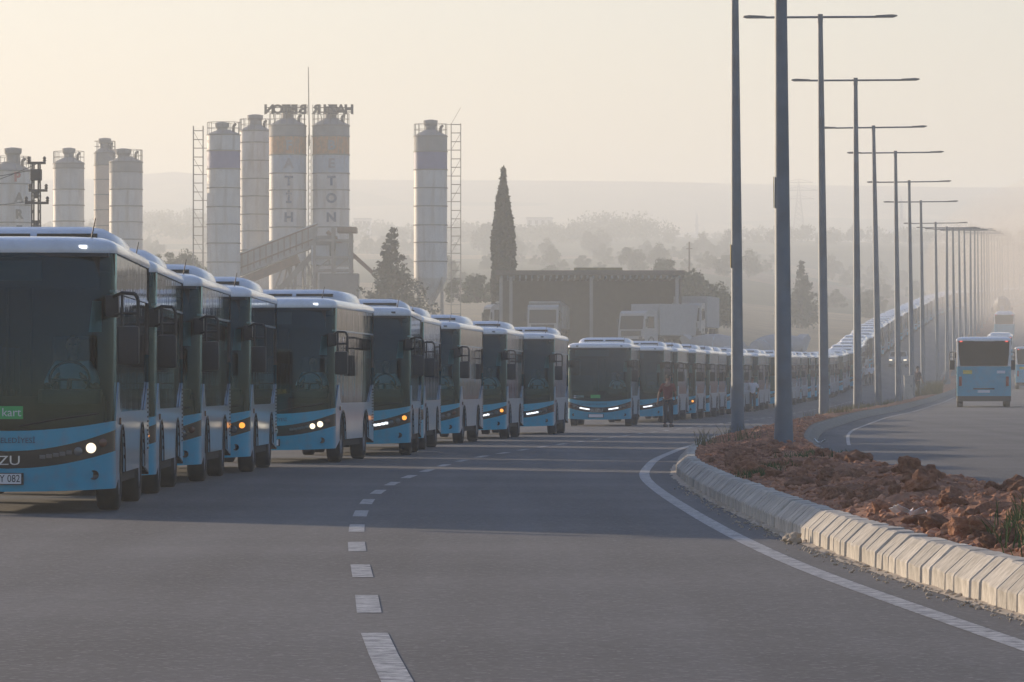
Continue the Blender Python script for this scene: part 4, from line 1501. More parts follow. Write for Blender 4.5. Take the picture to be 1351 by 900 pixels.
person('man in a white shirt farther along the buses, left one of a pair', (29.05, 410, ZL(410)), 2.2, 1.72, M['white_shirt'], walk_)
person('man in dark clothes standing on the median behind the pale cabinet', (23.75, 293, .92), -.9, 1.78, M['dark_shirt'], walk_)
drive = dict(hip=.22, hy=-.05, cy=-.14, elbowl=(-.30, .12, .42), wristl=(-.20, .36, .50), elbowr=(.30, .12, .42), wristr=(.20, .36, .50), kneel=(-.14, .40, .20), anklel=(-.13, .50, -.12), kneer=(.14, .40, .20), ankler=(.13, .50, -.12),
             handl=(.3, .6, .5), handr=(-.3, .6, .5))
dlab = ['driver in a white shirt behind the wheel of the nearest bus', None, None, None, 'driver in a white shirt behind the wheel of the fifth bus', 'driver in a white shirt dimly seen in the sixth bus', None,
        'driver in a white shirt dimly seen in the eighth bus', 'driver in a white shirt dimly seen in the ninth bus', 'driver in a white shirt dimly seen in the tenth bus', 'driver in a white shirt in the bus after the gap']
for i, lab in enumerate(dlab):
    if lab:
        b = buses[i]
        mw = Matrix.Translation(b.location) @ b.rotation_euler.to_matrix().to_4x4()
        p = mw @ Vector((.60, 1.55, .95))
        pr_ = person(lab, p, b.rotation_euler.z + PI, 1.66, M['white_shirt'], drive, 'drivers sitting in the buses')

# electric cabinet on the median
c = empty('electric_cabinet', (21.87, 276, .88)); tag(c, 'pale concrete electric cabinet standing on the median by a lamp post', 'cabinet')
m = MB(); m.bevbox(-.24, .24, -.2, .2, .12, 1.2, .015); m.build('housing', M['concrete'], c)
m = MB(); m.prism([(-.27, 1.2), (.27, 1.2), (.25, 1.27), (-.25, 1.27)], 'Y', -.23, .23); m.build('cap', M['concrete'], c)
m = MB(); m.box(-.28, .28, -.24, .24, -.25, .12); m.build('plinth', M['concrete'], c)
m = MB(); m.box(-.19, .19, -.212, -.2, .2, 1.12); d = m.build('door', M['concrete'], c)
m = MB(); m.box(.12, .15, -.225, -.212, .6, .75); m.build('handle', M['dark_steel'], d)


# ------------------------------------------------------------------ cement silos and batching plant
def at(u, y):
    return (u - 675.5) * y / F


def zv(v, y):
    return CAMZ + (HOR - v) * y / F


SG = 'cement silos of the batching plants'


def silo(u0, u1, vtop, vneck, y, label, bands, mat, rings, neck=0.28, neck_dx=0.0, flare=1.25, ladder=None, ladder_v=None, vbot=392, railing=True, letters=None):
    x = (at(u0, y) + at(u1, y)) / 2; rad = (u1 - u0) * y / F / 2
    gz = ground_z(x, y) - .3
    root = empty('cement_silo', (x, y, gz)); tag(root, label, 'silo', SG)
    zt = zv(vtop, y) - gz; zb = max(zv(vbot, y) - gz, 2.0)
    edges = [zb] + [zv(v, y) - gz for v in rings][::-1] + [zt]
    edges = sorted(e for e in edges if e >= zb - .01)
    for a, b in zip(edges[:-1], edges[1:]):
        vm = HOR - ((a + b) / 2 + gz - CAMZ) * F / y
        mt = mat
        for v0, v1, bm_ in bands:
            if v0 <= vm <= v1: mt = bm_
        m = MB(); m.lathe([(rad, a), (rad, b)], 36, capb=False, capt=False)
        m.build('shell_course', mt, root, 40)
        m = MB(); m.lathe([(rad, b - .06), (rad + .055, b - .05), (rad + .055, b + .03), (rad, b + .04)], 36, capb=False, capt=False)
        m.build('flange', M['flange'], root, 30)
    zn = zv(vneck, y) - gz
    m = MB(); m.lathe([(rad, zt), (rad * .97, zt + .10), (rad * .42, zt + .30 * (zn - zt) + .1), (rad * neck * 1.15, zt + .42 * (zn - zt))], 32, capb=False)
    m.build('roof_cone', M['silo_grey'], root, 30)
    m = MB(); m.lathe([(rad * neck * 1.1, zt + .25 * (zn - zt)), (rad * neck * 1.1, zn - .5), (rad * neck * flare * 1.1, zn - .35), (rad * neck * flare * 1.15, zn), (rad * neck * .5, zn + .08)], 20, (neck_dx * rad, 0, 0), capb=False)
    m.build('filter_neck', M['silo_grey'], root, 30)
    if railing:
        m = MB(); nn = 16
        for k in range(nn):
            a = 2 * PI * k / nn
            if rng.random() < .15: continue
            m.tube((rad * .98 * math.cos(a), rad * .98 * math.sin(a), zt), (rad * .98 * math.cos(a), rad * .98 * math.sin(a), zt + 1.1), .028, n=5)
        for h_ in (.6, 1.1):
            for k in range(nn):
                a0, a1 = 2 * PI * k / nn, 2 * PI * (k + 1) / nn
                m.tube((rad * .98 * math.cos(a0), rad * .98 * math.sin(a0), zt + h_), (rad * .98 * math.cos(a1), rad * .98 * math.sin(a1), zt + h_), .022, n=5)
        m.build('railing', M['flange'], root)
        m = MB(); m.tube((rad * .6, -rad * .3, zt + .1), (rad * .6, -rad * .3, zt + .75), .12, n=8); m.tube((rad * .6, -rad * .3, zt + .75), (rad * .75, -rad * .35, zt + .95), .14, .1, n=8)
        m.build('valve', M['dark_steel'], root)
    # hopper and legs
    m = MB(); m.lathe([(rad, zb), (rad * .98, zb - .15), (.25, zb - 2.4)], 24, capt=False, capb=False)
    m.build('hopper', mat, root, 30)
    for k in range(4):
        a = PI / 4 + k * PI / 2
        px, py = rad * .95 * math.cos(a), rad * .95 * math.sin(a)
        m = MB(); m.tube((px, py, zb + .1), (px * 1.05, py * 1.05, 0), .14, n=8)
        m.build('leg', M['plant_steel'], root)
    m = MB()
    for k in range(4):
        a0 = PI / 4 + k * PI / 2; a1 = a0 + PI / 2
        p = lambda a, z: (rad * .97 * math.cos(a), rad * .97 * math.sin(a), z)
        m.tube(p(a0, .4), p(a1, zb - .2), .06, n=6); m.tube(p(a1, .4), p(a0, zb - .2), .06, n=6)
    m.build('bracing', M['plant_steel'], root)
    if ladder is not None:
        s = ladder; w = .42
        lx = s * (rad + .35)
        zl = zv(ladder_v, y) - gz
        m = MB()
        x0, x1 = lx - .0, lx + s * .85
        m.tube((x0, -.3, 0.3), (x0, -.3, zl), .035, n=6); m.tube((x1, -.3, .3), (x1, -.3, zl), .035, n=6)
        m.tube((x0, .4, 0.3), (x0, .4, zl), .035, n=6); m.tube((x1, .4, .3), (x1, .4, zl), .035, n=6)
        z = .6
        k = 0
        while z < zl:
            m.tube((x0, -.3, z), (x1, -.3, z), .022, n=5); m.tube((x0, .4, z), (x1, .4, z), .022, n=5); m.tube((x0, -.3, z), (x0, .4, z), .022, n=5); m.tube((x1, -.3, z), (x1, .4, z), .022, n=5)
            if k % 3 == 0:
                m.tube((x0, -.3, z), (x1, -.3, z + 1.5), .018, n=5)
                m.tube((x0, 0, z), (s * rad * .97, 0, z), .03, n=5)
            z += .75 if k % 2 else .78; k += 1
        m.build('ladder_cage', M['flange'], root)
    for (ch, v, uc, size, lm) in (letters or []):
        me = text_mesh(ch, size, 'CENTER', 0, .045)
        sx = (at(uc, y) - x)
        for q in me.vertices:
            lx = q.co.x * 1.0 + sx
            th = max(-1.4, min(1.4, lx / rad if abs(lx) < rad else 1.4 * math.copysign(1, lx)))
            rr_ = rad + .075
            q.co = Vector((math.sin(th) * rr_, -math.cos(th) * rr_, q.co.y + zv(v, y) - gz))
        me.materials.clear(); me.materials.append(lm)
        link_mesh('lettering', me, root)
    return root, x, gz, rad


YS = 450.0
LB = M['letter_blue']
silo(-14, 41, 226, 196, 380, 'white silo with vertical dark letters behind the lattice pole, leftmost', [], M['silo_white'], [243, 271, 294, 316, 340, 364], letters=[('P', 235, 25, .95, M['letter_red']), ('A', 262, 27.5, .95, M['letter_grey']), ('R', 284, 27.5, .95, M['letter_grey']), ('E', 305, 27.5, .95, M['letter_grey'])], neck=.30, neck_dx=.12)
silo(70, 111, 216, 196, YS, 'pale silo standing alone just right of the lattice pole', [(216, 224, M['silo_grey']), (222, 250, M['silo_dim'])], M['silo_white'], [222, 250, 271, 292, 314, 338, 362], neck=.30)
silo(124, 152, 202, 183, YS + 12, 'beige brown silo half hidden behind the white silo at left', [(200, 218, M['silo_grey'])], M['silo_beige'], [218, 237, 257, 277, 298, 320, 345], neck=.42)
silo(144, 188, 214, 197, YS, 'pale silo in front of the beige brown silo', [(212, 226, M['silo_grey']), (226, 251, M['silo_dim'])], M['silo_white'], [227, 250, 272, 293, 316, 340], neck=.34, neck_dx=-.15)
silo(273, 317, 178, 162, YS - 12, 'white silo with a violet band near its top and a caged ladder on its left', [(199, 224, M['silo_violet'])], M['silo_white'], [199, 223, 248, 273, 296, 321, 346, 368], neck=.30, ladder=-1, ladder_v=166, neck_dx=-.1)
silo(316, 357, 173, 152, YS + 6, 'plain white silo between the violet banded silo and the lettered silo', [], M['silo_white'], [188, 212, 236, 259, 283, 305, 330, 355], neck=.36)
LS = 1.15
sA = silo(355, 404, 166, 141, YS, 'silo with orange and pale blue bands and letters, left one under the mirrored sign', [(180, 204.5, M['silo_orange']), (204.5, 229, M['silo_blue']), (164, 180, M['silo_grey'])], M['silo_white'], [180, 204.5, 229, 251, 276, 300, 325, 350], neck=.28,
          letters=[('F', 193, 382, LS, M['letter_faded']), ('A', 217, 382, LS, M['letter_faded']), ('T', 240, 382, LS, LB), ('İ', 263, 382, LS, LB), ('H', 288, 382, LS, LB)])
sB = silo(412, 461, 166, 141, YS, 'silo with orange and pale blue bands and letters, right one beside the mast', [(180, 204.5, M['silo_orange']), (204.5, 229, M['silo_blue']), (164, 180, M['silo_grey'])], M['silo_white'], [180, 204.5, 229, 251, 276, 300, 325, 350], neck=.28,
          letters=[('B', 193, 438, LS, M['letter_faded']), ('E', 217, 438, LS, M['letter_faded']), ('T', 240, 438, LS, LB), ('O', 263, 438, LS, LB), ('N', 288, 438, LS, LB)])
silo(546, 590, 180, 159, YS - 5, 'white silo with violet top standing alone right of the batching plant', [(200, 224, M['silo_violet']), (178, 200, M['silo_grey'])], M['silo_white'], [200, 224, 248, 272, 297, 320, 345], neck=.30, ladder=1, ladder_v=163, vbot=367)

# roof sign letters seen from behind
def roof_sign(txt, u0, u1, y, label):
    g = empty('roof_sign', (at((u0 + u1) / 2, y), y - .9, zv(152, y))); tag(g, label, 'sign', 'mirrored rooftop letters on the silos')
    w = (u1 - u0) * y / F
    n = len(txt)
    for k, ch in enumerate(txt):
        me = text_mesh(ch, 1.12, 'CENTER', .05, .055)
        me.materials.clear(); me.materials.append(M['dark_steel'])
        o = link_mesh('letter', me, g, (-w / 2 + w * (k + .5) / n, 0, .45), (PI / 2, 0, PI))
        o.scale = (1.05, 1, 1)
    m = MB()
    m.tube((-w / 2, .12, .25), (w / 2, .12, .25), .04, n=6); m.tube((-w / 2, .12, .65), (w / 2, .12, .65), .04, n=6)
    for k in range(n + 1):
        xx = -w / 2 + w * k / n
        m.tube((xx, .12, 0), (xx, .12, .9), .025, n=5)
    m.tube((0, .1, 0), (0, .9, -.8), .05, n=5)
    m.tube((-w * .3, .1, 0), (-w * .25, .4, -1.2), .04, n=5); m.tube((w * .3, .1, 0), (w * .25, .4, -1.2), .04, n=5)
    m.build('frame', M['dark_steel'], g)


roof_sign('NOTEB', 350, 406, YS, 'mirrored dark letters seen from behind on the left lettered silo')
roof_sign('RIZAH', 413, 466, YS, 'mirrored dark letters seen from behind on the right lettered silo')

# mast
mx, my = at(408, YS + 3), YS + 3
gz = ground_z(mx, my) - .2
m0 = empty('antenna_mast', (mx, my, gz)); tag(m0, 'very thin tall antenna mast rising between the two lettered silos', 'mast')
hz_ = zv(88, my) - gz; h1 = zv(178, my) - gz
m = MB()
for k in range(3):
    a = k * 2 * PI / 3
    m.tube((.22 * math.cos(a), .22 * math.sin(a), 0), (.16 * math.cos(a), .16 * math.sin(a), h1), .035, n=5)
z = .5; k = 0
while z < h1 - .6:
    for q in range(3):
        a0 = q * 2 * PI / 3; a1 = a0 + 2 * PI / 3
        m.tube((.2 * math.cos(a0), .2 * math.sin(a0), z), (.2 * math.cos(a1), .2 * math.sin(a1), z + .5), .02, n=4)
    z += .6
m.build('lattice', M['flange'], m0)
m = MB(); m.tube((0, 0, h1 - 1), (-.1, 0, hz_), .07, .035, n=6); m.build('rod', M['flange'], m0)

# batching plant
YP = 440.0
px0 = at(400, YP)
pgz = ground_z(px0, YP) - .2
plant = empty('concrete_batching_plant', (px0, YP, pgz)); tag(plant, 'dusty concrete batching plant with sloping conveyors in front of the silos', 'batching plant')


def pp(u, v, dy=0.0):
    return Vector((at(u, YP) - px0, dy, zv(v, YP) - pgz))


def beam(mb, p, q, w, h):
    p = Vector(p); q = Vector(q); d = (q - p); L_ = d.length; d.normalize()
    side = d.cross(Vector((0, 0, 1)))
    side = side.normalized() if side.length > .01 else Vector((1, 0, 0))
    up = side.cross(d)
    vs = []
    for t in (p, q):
        for a, b in ((-1, -1), (1, -1), (1, 1), (-1, 1)):
            vs.append(t + side * (a * w / 2) + up * (b * h / 2))
    mb.add(vs, [(3, 2, 1, 0), (4, 5, 6, 7), (0, 1, 5, 4), (1, 2, 6, 5), (2, 3, 7, 6), (3, 0, 4, 7)])


m = MB(); beam(m, pp(300, 357), pp(419, 311), 1.8, 1.75); m.build('conveyor_gallery', M['plant_pale'], plant)
m = MB()
for k in range(15):
    t = (k + .5) / 15
    p = pp(300, 352) * (1 - t) + pp(419, 305) * t
    beam(m, p + Vector((0, -.93, -1.05)), p + Vector((0, -.93, .6)), .07, .06)
beam(m, pp(300, 343.5, -.95), pp(419, 296.5, -.95), .12, .12); beam(m, pp(300, 361, -.95), pp(419, 314, -.95), .12, .12)
m.build('gallery_frame', M['rust'], plant)
m = MB(); beam(m, pp(300, 341.5), pp(420, 294.5), 2.1, .10); m.build('gallery_roof', M['silo_white'], plant)
m = MB(); beam(m, pp(305, 378, -1.2), pp(395, 342, -1.2), .9, .75); m.build('belt_conveyor', M['rust'], plant)
m = MB(); beam(m, pp(360, 392, -1.0), pp(436, 312, -.6), .9, .5); m.build('skip_track', M['plant_steel'], plant)
m = MB()
for (u0, u1) in ((368, 352), (374, 364), (378, 376), (384, 388), (392, 402), (397, 425), (372, 392)):
    beam(m, pp(u0 + 8, 345, -.9), pp(u1, 412, -1.1), .16, .16)
beam(m, pp(366, 378, -1), pp(408, 378, -1), .14, .14)
m.build('trestle', M['plant_steel'], plant)
for u in (416, 440, 463):
    for dy in (-2.0, 1.6):
        m = MB(); beam(m, pp(u, 425, dy), pp(u, 300, dy), .24, .24); m.build('tower_post', M['plant_steel'], plant)
for p_, q_, w_ in [(pp(414, v, d), pp(466, v, d), .2) for v in (318, 340, 357) for d in (-2, 1.6)] + [(pp(416, 357, -2), pp(440, 340, -2), .12), (pp(440, 357, -2), pp(463, 340, -2), .12),
                   (pp(416, 392, -2), pp(440, 360, -2), .14), (pp(463, 392, -2), pp(440, 360, -2), .14)]:
    m = MB(); beam(m, p_, q_, w_, w_); m.build('tower_beam', M['plant_steel'], plant)
m = MB(); beam(m, pp(446, 304, -.4), pp(471, 304, -.4), 4.2, .45); m.build('tower_roof', M['rust'], plant)
m = MB(); p = pp(440, 350)
m.box(p.x - 1.9, p.x - .3, -1.6, 1.2, p.z, p.z + 1.7); m.build('mixer_housing', M['silo_white'], plant)
m = MB(); m.box(p.x + .25, p.x + 1.35, -1.8, .8, p.z - .1, p.z + 1.9); m.build('control_cabin', M['truck_white'], plant)
m = MB(); q = pp(428, 325); m.lathe([(1.15, 0), (1.15, .9), (.35, -1.4)][::-1] if False else [(.35, -1.4), (1.15, 0), (1.15, .9)], 12, (q.x, -.3, q.z)); m.build('weigh_hopper', M['silo_grey'], plant, 30)
m = MB(); beam(m, pp(432, 306, -.5), pp(492, 360, -.8), .55, .32); m.build('screw_conveyor', M['rust'], plant)
m = MB(); beam(m, pp(466, 310, -1.5), pp(466, 392, -1.5), .1, .1); m.build('downpipe', M['plant_steel'], plant)
m = MB(); q = pp(448, 378); m.box(q.x - 1.7, q.x + 1.7, -2.2, 1.5, q.z - 1.4, q.z + 1.1); m.build('bunker', M['flange'], plant)

# ------------------------------------------------------------------ shed with trucks
YH = 392.0
sx0 = at(660, YH); sx1 = at(898, YH)
sgz = 5.0
shed = empty('open_shed', ((sx0 + sx1) / 2, YH, sgz)); tag(shed, 'long open fronted shed with dark low roof sheltering white trucks', 'shed')
hw = (sx1 - sx0) / 2
zt_ = zv(357, YH) - sgz
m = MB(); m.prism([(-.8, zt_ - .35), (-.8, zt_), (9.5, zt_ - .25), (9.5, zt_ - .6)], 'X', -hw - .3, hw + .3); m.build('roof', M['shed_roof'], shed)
for k in range(30):
    xx = -hw + .1 + k * (2 * hw - .2) / 29
    m = MB(); m.box(xx - .07, xx + .07, -.7, 9, zt_ - .62, zt_ - .40); m.build('purlin', M['galv'], shed)
for u in (661, 674, 780, 893):
    xx = at(u, YH) - (sx0 + sx1) / 2
    m = MB(); m.box(xx - .13, xx + .13, -.55, -.3, -4, zt_ - .5); m.build('post', M['silo_grey'], shed)
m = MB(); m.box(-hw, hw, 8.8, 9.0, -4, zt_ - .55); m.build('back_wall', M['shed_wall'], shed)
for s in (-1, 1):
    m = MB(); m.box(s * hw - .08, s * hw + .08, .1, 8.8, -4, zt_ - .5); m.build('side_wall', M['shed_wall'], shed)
m = MB(); m.box(at(758, YH) - (sx0 + sx1) / 2, at(822, YH) - (sx0 + sx1) / 2, 2, 4, zt_ - .1, zt_ + .28); m.build('roof_sheet', M['leaf_dry'], shed)
m = MB(); m.box(-hw, hw, -1.5, 9, -4.2, -.02); m.build('floor', M['concrete'], shed)


def wheel(parent, x, y, z, r_=.5, w=.3):
    m = MB(); m.lathe([(r_ * .6, -w / 2), (r_ * .95, -w / 2), (r_, -w * .3), (r_, w * .3), (r_ * .95, w / 2), (r_ * .6, w / 2)], 16, (0, 0, 0), 'X', False, False)
    o = m.build('wheel', M['rubber'], parent, 40, loc=(x, y, z))
    m = MB(); m.lathe([(r_ * .6, w * .3), (r_ * .3, w * .35), (r_ * .3, -w * .35), (r_ * .6, -w * .3)], 12, (0, 0, 0), 'X', True, True)
    m.build('rim', M['rim'], o, 40)


def truck(name, label, cat, loc, rz, body='mixer', group=None):
    """lorry with its cab towards -Y"""
    t = empty(name, loc, rz); tag(t, label, cat, group)
    m = MB(); m.prism([(-.05, .55), (0, 1.5), (.22, 2.75), (.5, 2.95), (1.9, 2.95), (1.95, .55)], 'X', -1.2, 1.2); m.build('cab', M['truck_white'], t, 20)
    m = MB(); m.prism([(-.012 - .02, 1.52), (.19 - .02, 2.55), (.22, 2.55), (.03, 1.52)], 'X', -1.05, 1.05); m.build('windscreen', M['sideglass'], t)
    for s in (-1, 1):
        m = MB(); m.box(min(s * 1.2, s * 1.215), max(s * 1.2, s * 1.215), .45, 1.4, 1.6, 2.5); m.build('side_window', M['sideglass'], t)
        m = MB(); m.bevbox(s * .9 - .15, s * .9 + .15, -.09, 0, .75, .95, .02); m.build('headlight', M['lamp_off'], t)
        m = MB(); m.bevbox(s * 1.38 - .1, s * 1.38 + .1, .1, .2, 1.7, 2.3, .02); m.box(min(s * 1.2, s * 1.3), max(s * 1.2, s * 1.3), .13, .17, 2.2, 2.26); m.build('mirror', M['plastic'], t)
    m = MB(); m.box(-1.2, 1.2, -.14, .1, .4, .75); m.box(-.9, .9, -.07, 0, 1.0, 1.4); m.build('bumper', M['plastic'], t)
    m = MB(); m.box(-.45, .45, 1.5, 8.2, .75, 1.05); m.build('chassis', M['under'], t)
    for yy in (1.0, 2.6, 6.0, 7.3):
        for s in (-1, 1):
            wheel(t, s * 1.05, yy, .5)
    if body == 'mixer':
        m = MB()
        prof = [(.45, 0), (.95, .35), (1.15, 1.2), (1.18, 2.4), (.95, 3.6), (.6, 4.6), (.5, 4.75)]
        m.lathe([(r__, y_) for r__, y_ in prof], 24, (0, 0, 0), 'Y')
        o = m.build('drum', M['tarp'], t, 30, loc=(0, 2.4, 2.35), rot=(.17, 0, 0))
        m = MB()
        for k in range(20):
            a = k * .55; yy = .6 + k * .18
            rr_ = np.interp(yy, [y_ for _, y_ in prof], [r__ for r__, _ in prof])
            a2 = (k + 1) * .55; y2 = .6 + (k + 1) * .18; r2 = np.interp(y2, [y_ for _, y_ in prof], [r__ for r__, _ in prof])
            m.tube((rr_ * math.sin(a), yy, rr_ * math.cos(a)), (r2 * math.sin(a2), y2, r2 * math.cos(a2)), .05, n=4)
        m.build('stripe', M['silo_blue'], o)
        m = MB(); m.prism([(6.6, 3.2), (7.6, 3.9), (7.9, 3.6), (7.4, 2.6), (7.0, 2.6)], 'X', -.5, .5); m.build('loading_hopper', M['truck_white'], t)
        m = MB(); m.prism([(7.2, 2.5), (8.3, 1.4), (8.45, 1.55), (7.4, 2.7)], 'X', -.25, .25); m.build('chute', M['truck_white'], t)
        m = MB()
        for s in (-1, 1):
            beam(m, (s * .7, 2.5, 1.0), (s * .7, 2.5, 2.0), .12, .12); beam(m, (s * .7, 6.8, 1.0), (s * .5, 6.9, 2.9), .12, .12)
        m.build('drum_frame', M['plant_steel'], t)
    elif body == 'tipper':
        m = MB(); m.prism([(2.2, 1.1), (2.0, 2.7), (1.2, 3.1), (1.2, 3.2), (2.2, 3.25), (7.9, 2.9), (8.0, 1.1)], 'X', -1.22, 1.22); m.build('tipper_body', M['truck_white'], t)
        for k in range(5):
            for s in (-1, 1):
                m = MB(); yy = 2.6 + k * 1.2; m.box(min(s * 1.22, s * 1.3), max(s * 1.22, s * 1.3), yy, yy + .12, 1.15, 2.85); m.build('rib', M['truck_white'], t)
    elif body == 'box':
        m = MB(); m.bevbox(-1.35, 1.35, 2.05, 8.2, 1.05, 3.5, .04); m.build('box_body', M['tarp'], t)
        m = MB(); m.box(-1.2, 1.2, 2.0, 2.05, 1.2, 3.3); m.build('front_board', M['tarp'], t)
    return t


truck('tipper_truck', 'white tipper lorry facing out of the left half of the shed', 'truck', (at(716, 388), 388.5, sgz), -.12, 'tipper')
truck('box_truck', 'pale box body lorry parked across the right end of the shed', 'truck', (at(833, 386), 386.5, sgz - .5), -.60, 'box')
truck('box_truck', 'pale tall box lorry outside the right wall of the shed', 'truck', (at(905, 392), 392, sgz + .2), -.2, 'box')
truck('mixer_truck', 'concrete mixer lorry above the bus roofs left of the slim lamp post', 'truck', (at(962, 384), 383, 1.75), -.9, 'mixer')
truck('mixer_truck', 'concrete mixer lorry above the bus roofs between the two front lamp posts', 'truck', (at(1018, 384), 385, 1.75), 1.0, 'mixer')
truck('tipper_truck', 'white lorry parked in haze between the lone silo and the shed', 'truck', (at(640, 410), 412, ground_z(at(640, 412), 412) - .1), -1.3, 'tipper')
o = truck('mixer_truck', 'concrete mixer lorry driving away uphill in dust on the right carriageway', 'truck', (67.6, 690, ZR(682)), PI - .1, 'mixer')
o.rotation_euler[0] = -.03


def car(label, loc, rz, paint, lit):
    t = empty('car', loc, rz); tag(t, label, 'car')
    prof = [(0, .35), (0, .62), (.12, .78), (1.05, .92), (1.75, 1.42), (3.0, 1.46), (3.75, 1.0), (4.25, .92), (4.3, .4), (4.2, .28), (.1, .25)]
    m = MB()
    vs = []
    for x, ins in ((-.86, .0), (.86, .0)):
        for y_, z_ in prof:
            xx = x * (1 - .16 * max(0, z_ - .92) / .54)
            vs.append((xx, y_, z_))
    n = len(prof)
    m.add(vs, [tuple(range(n)), tuple(range(2 * n - 1, n - 1, -1))] + [(k, (k + 1) % n, n + (k + 1) % n, n + k) for k in range(n)])
    m.build('body', paint, t, 25)
    m = MB(); m.add([(-.74, 1.12, .99), (.74, 1.12, .99), (.64, 1.70, 1.405), (-.64, 1.70, 1.405)], [(0, 1, 2, 3)])
    for v in range(len(m.v)):
        m.v[v] = (m.v[v][0], m.v[v][1] - .02, m.v[v][2] + .012)
    m.build('windscreen', M['sideglass'], t)
    for s in (-1, 1):
        m = MB(); m.bevbox(s * .65 - .14, s * .65 + .14, -.03, .1, .58, .70, .02); m.build('headlight', M['lamp_warm'] if lit else M['lamp_off'], t)
        m = MB(); m.prism([(1.35, .98), (1.85, 1.36), (2.95, 1.38), (3.5, 1.02)], 'X', min(s * .80, s * .83), max(s * .80, s * .83)); m.build('side_window', M['sideglass'], t)
        for yy in (.8, 3.4):
            wheel(t, s * .78, yy, .31, .31, .2)
    m = MB(); m.box(-.35, .35, -.02, .01, .36, .52); m.build('grille', M['black'], t)


car('pale car with headlights on coming downhill beside the far buses', (35.1, 455, ZL(455)), -.1, M['truck_white'], True)

# ------------------------------------------------------------------ lattice pole with wires
YL = 200.0
lx = at(47.5, YL)
lp = empty('lattice_pole', (lx, YL, ground_z(lx, YL) - .1)); tag(lp, 'dark lattice electricity pole in front of the leftmost silo', 'electricity pole')
ht = zv(210, YL) - ground_z(lx, YL)
m = MB()
for s in (-1, 1):
    for d in (-.10, .10):
        m.tube((s * .17 + d * .6, 0, 0), (s * .12 + d * .35, 0, ht), .035, n=5)
z = .2; k = 0
while z < ht - .4:
    f = z / ht
    for s in (-1, 1):
        a = s * (.17 - .05 * f)
        m.tube((a - .06, 0, z), (a + .06, 0, z + .35), .022, n=4); m.tube((a + .06, 0, z), (a - .06, 0, z + .35), .022, n=4)
    if k % 3 == 0:
        m.tube((-.2, 0, z), (.2, 0, z), .035, n=4)
        m.box(-.06, .06, -.03, .03, z - .1, z + .22)
    z += .4; k += 1
m.build('lattice', M['dark_steel'], lp)
for zz, w0, w1 in ((ht - .05, -.35, .38), (ht - 1.15, -.3, .45), (ht - 1.65, -.45, .5)):
    m = MB(); m.box(w0, w1, -.05, .05, zz - .05, zz + .05)
    o = m.build('cross_arm', M['dark_steel'], lp)
    for xx in (w0 + .05, w1 - .05):
        m = MB(); m.lathe([(.03, 0), (.075, .05), (.05, .1), (.075, .15), (.03, .22)], 8, (xx, 0, zz + .04)); m.build('insulator', M['dark_steel'], o)
m = MB(); m.bevbox(-.22, .22, -.2, .2, ht - .75, ht - .3, .03); m.build('fuse_box', M['dark_steel'], lp)
for (z0, x1, z1, sag) in ((ht - .1, -14, ht - .2, 1.6), (ht - 1.55, -14, ht - 1.5, .5), (ht - .3, -14, ht + .3, .9)):
    m = MB(); prev = None
    for k in range(17):
        t = k / 16
        p = (x1 * t, 0, z0 + (z1 - z0) * t - sag * 4 * t * (1 - t))
        if prev: m.tube(prev, p, .018, n=4, cap=False)
        prev = p
    m.build('wire', M['dark_steel'], lp)


# ------------------------------------------------------------------ trees
def cards(P_, size, jitter=.5):
    """random leaf clump quads at the points P_"""
    P_ = np.asarray(P_); n = len(P_)
    d1 = rng.normal(size=(n, 3)); d1 /= np.linalg.norm(d1, axis=1)[:, None]
    d2 = rng.normal(size=(n, 3)); d2 -= (d1 * d2).sum(1)[:, None] * d1; d2 /= np.linalg.norm(d2, axis=1)[:, None]
    s = size * rng.uniform(1 - jitter, 1 + jitter, size=(n, 1)) * .5
    V = np.stack([P_ - d1 * s, P_ - d2 * s * .55, P_ + d1 * s, P_ + d2 * s * .55], 1).reshape(-1, 3)
    return V, np.arange(4 * n).reshape(n, 4)


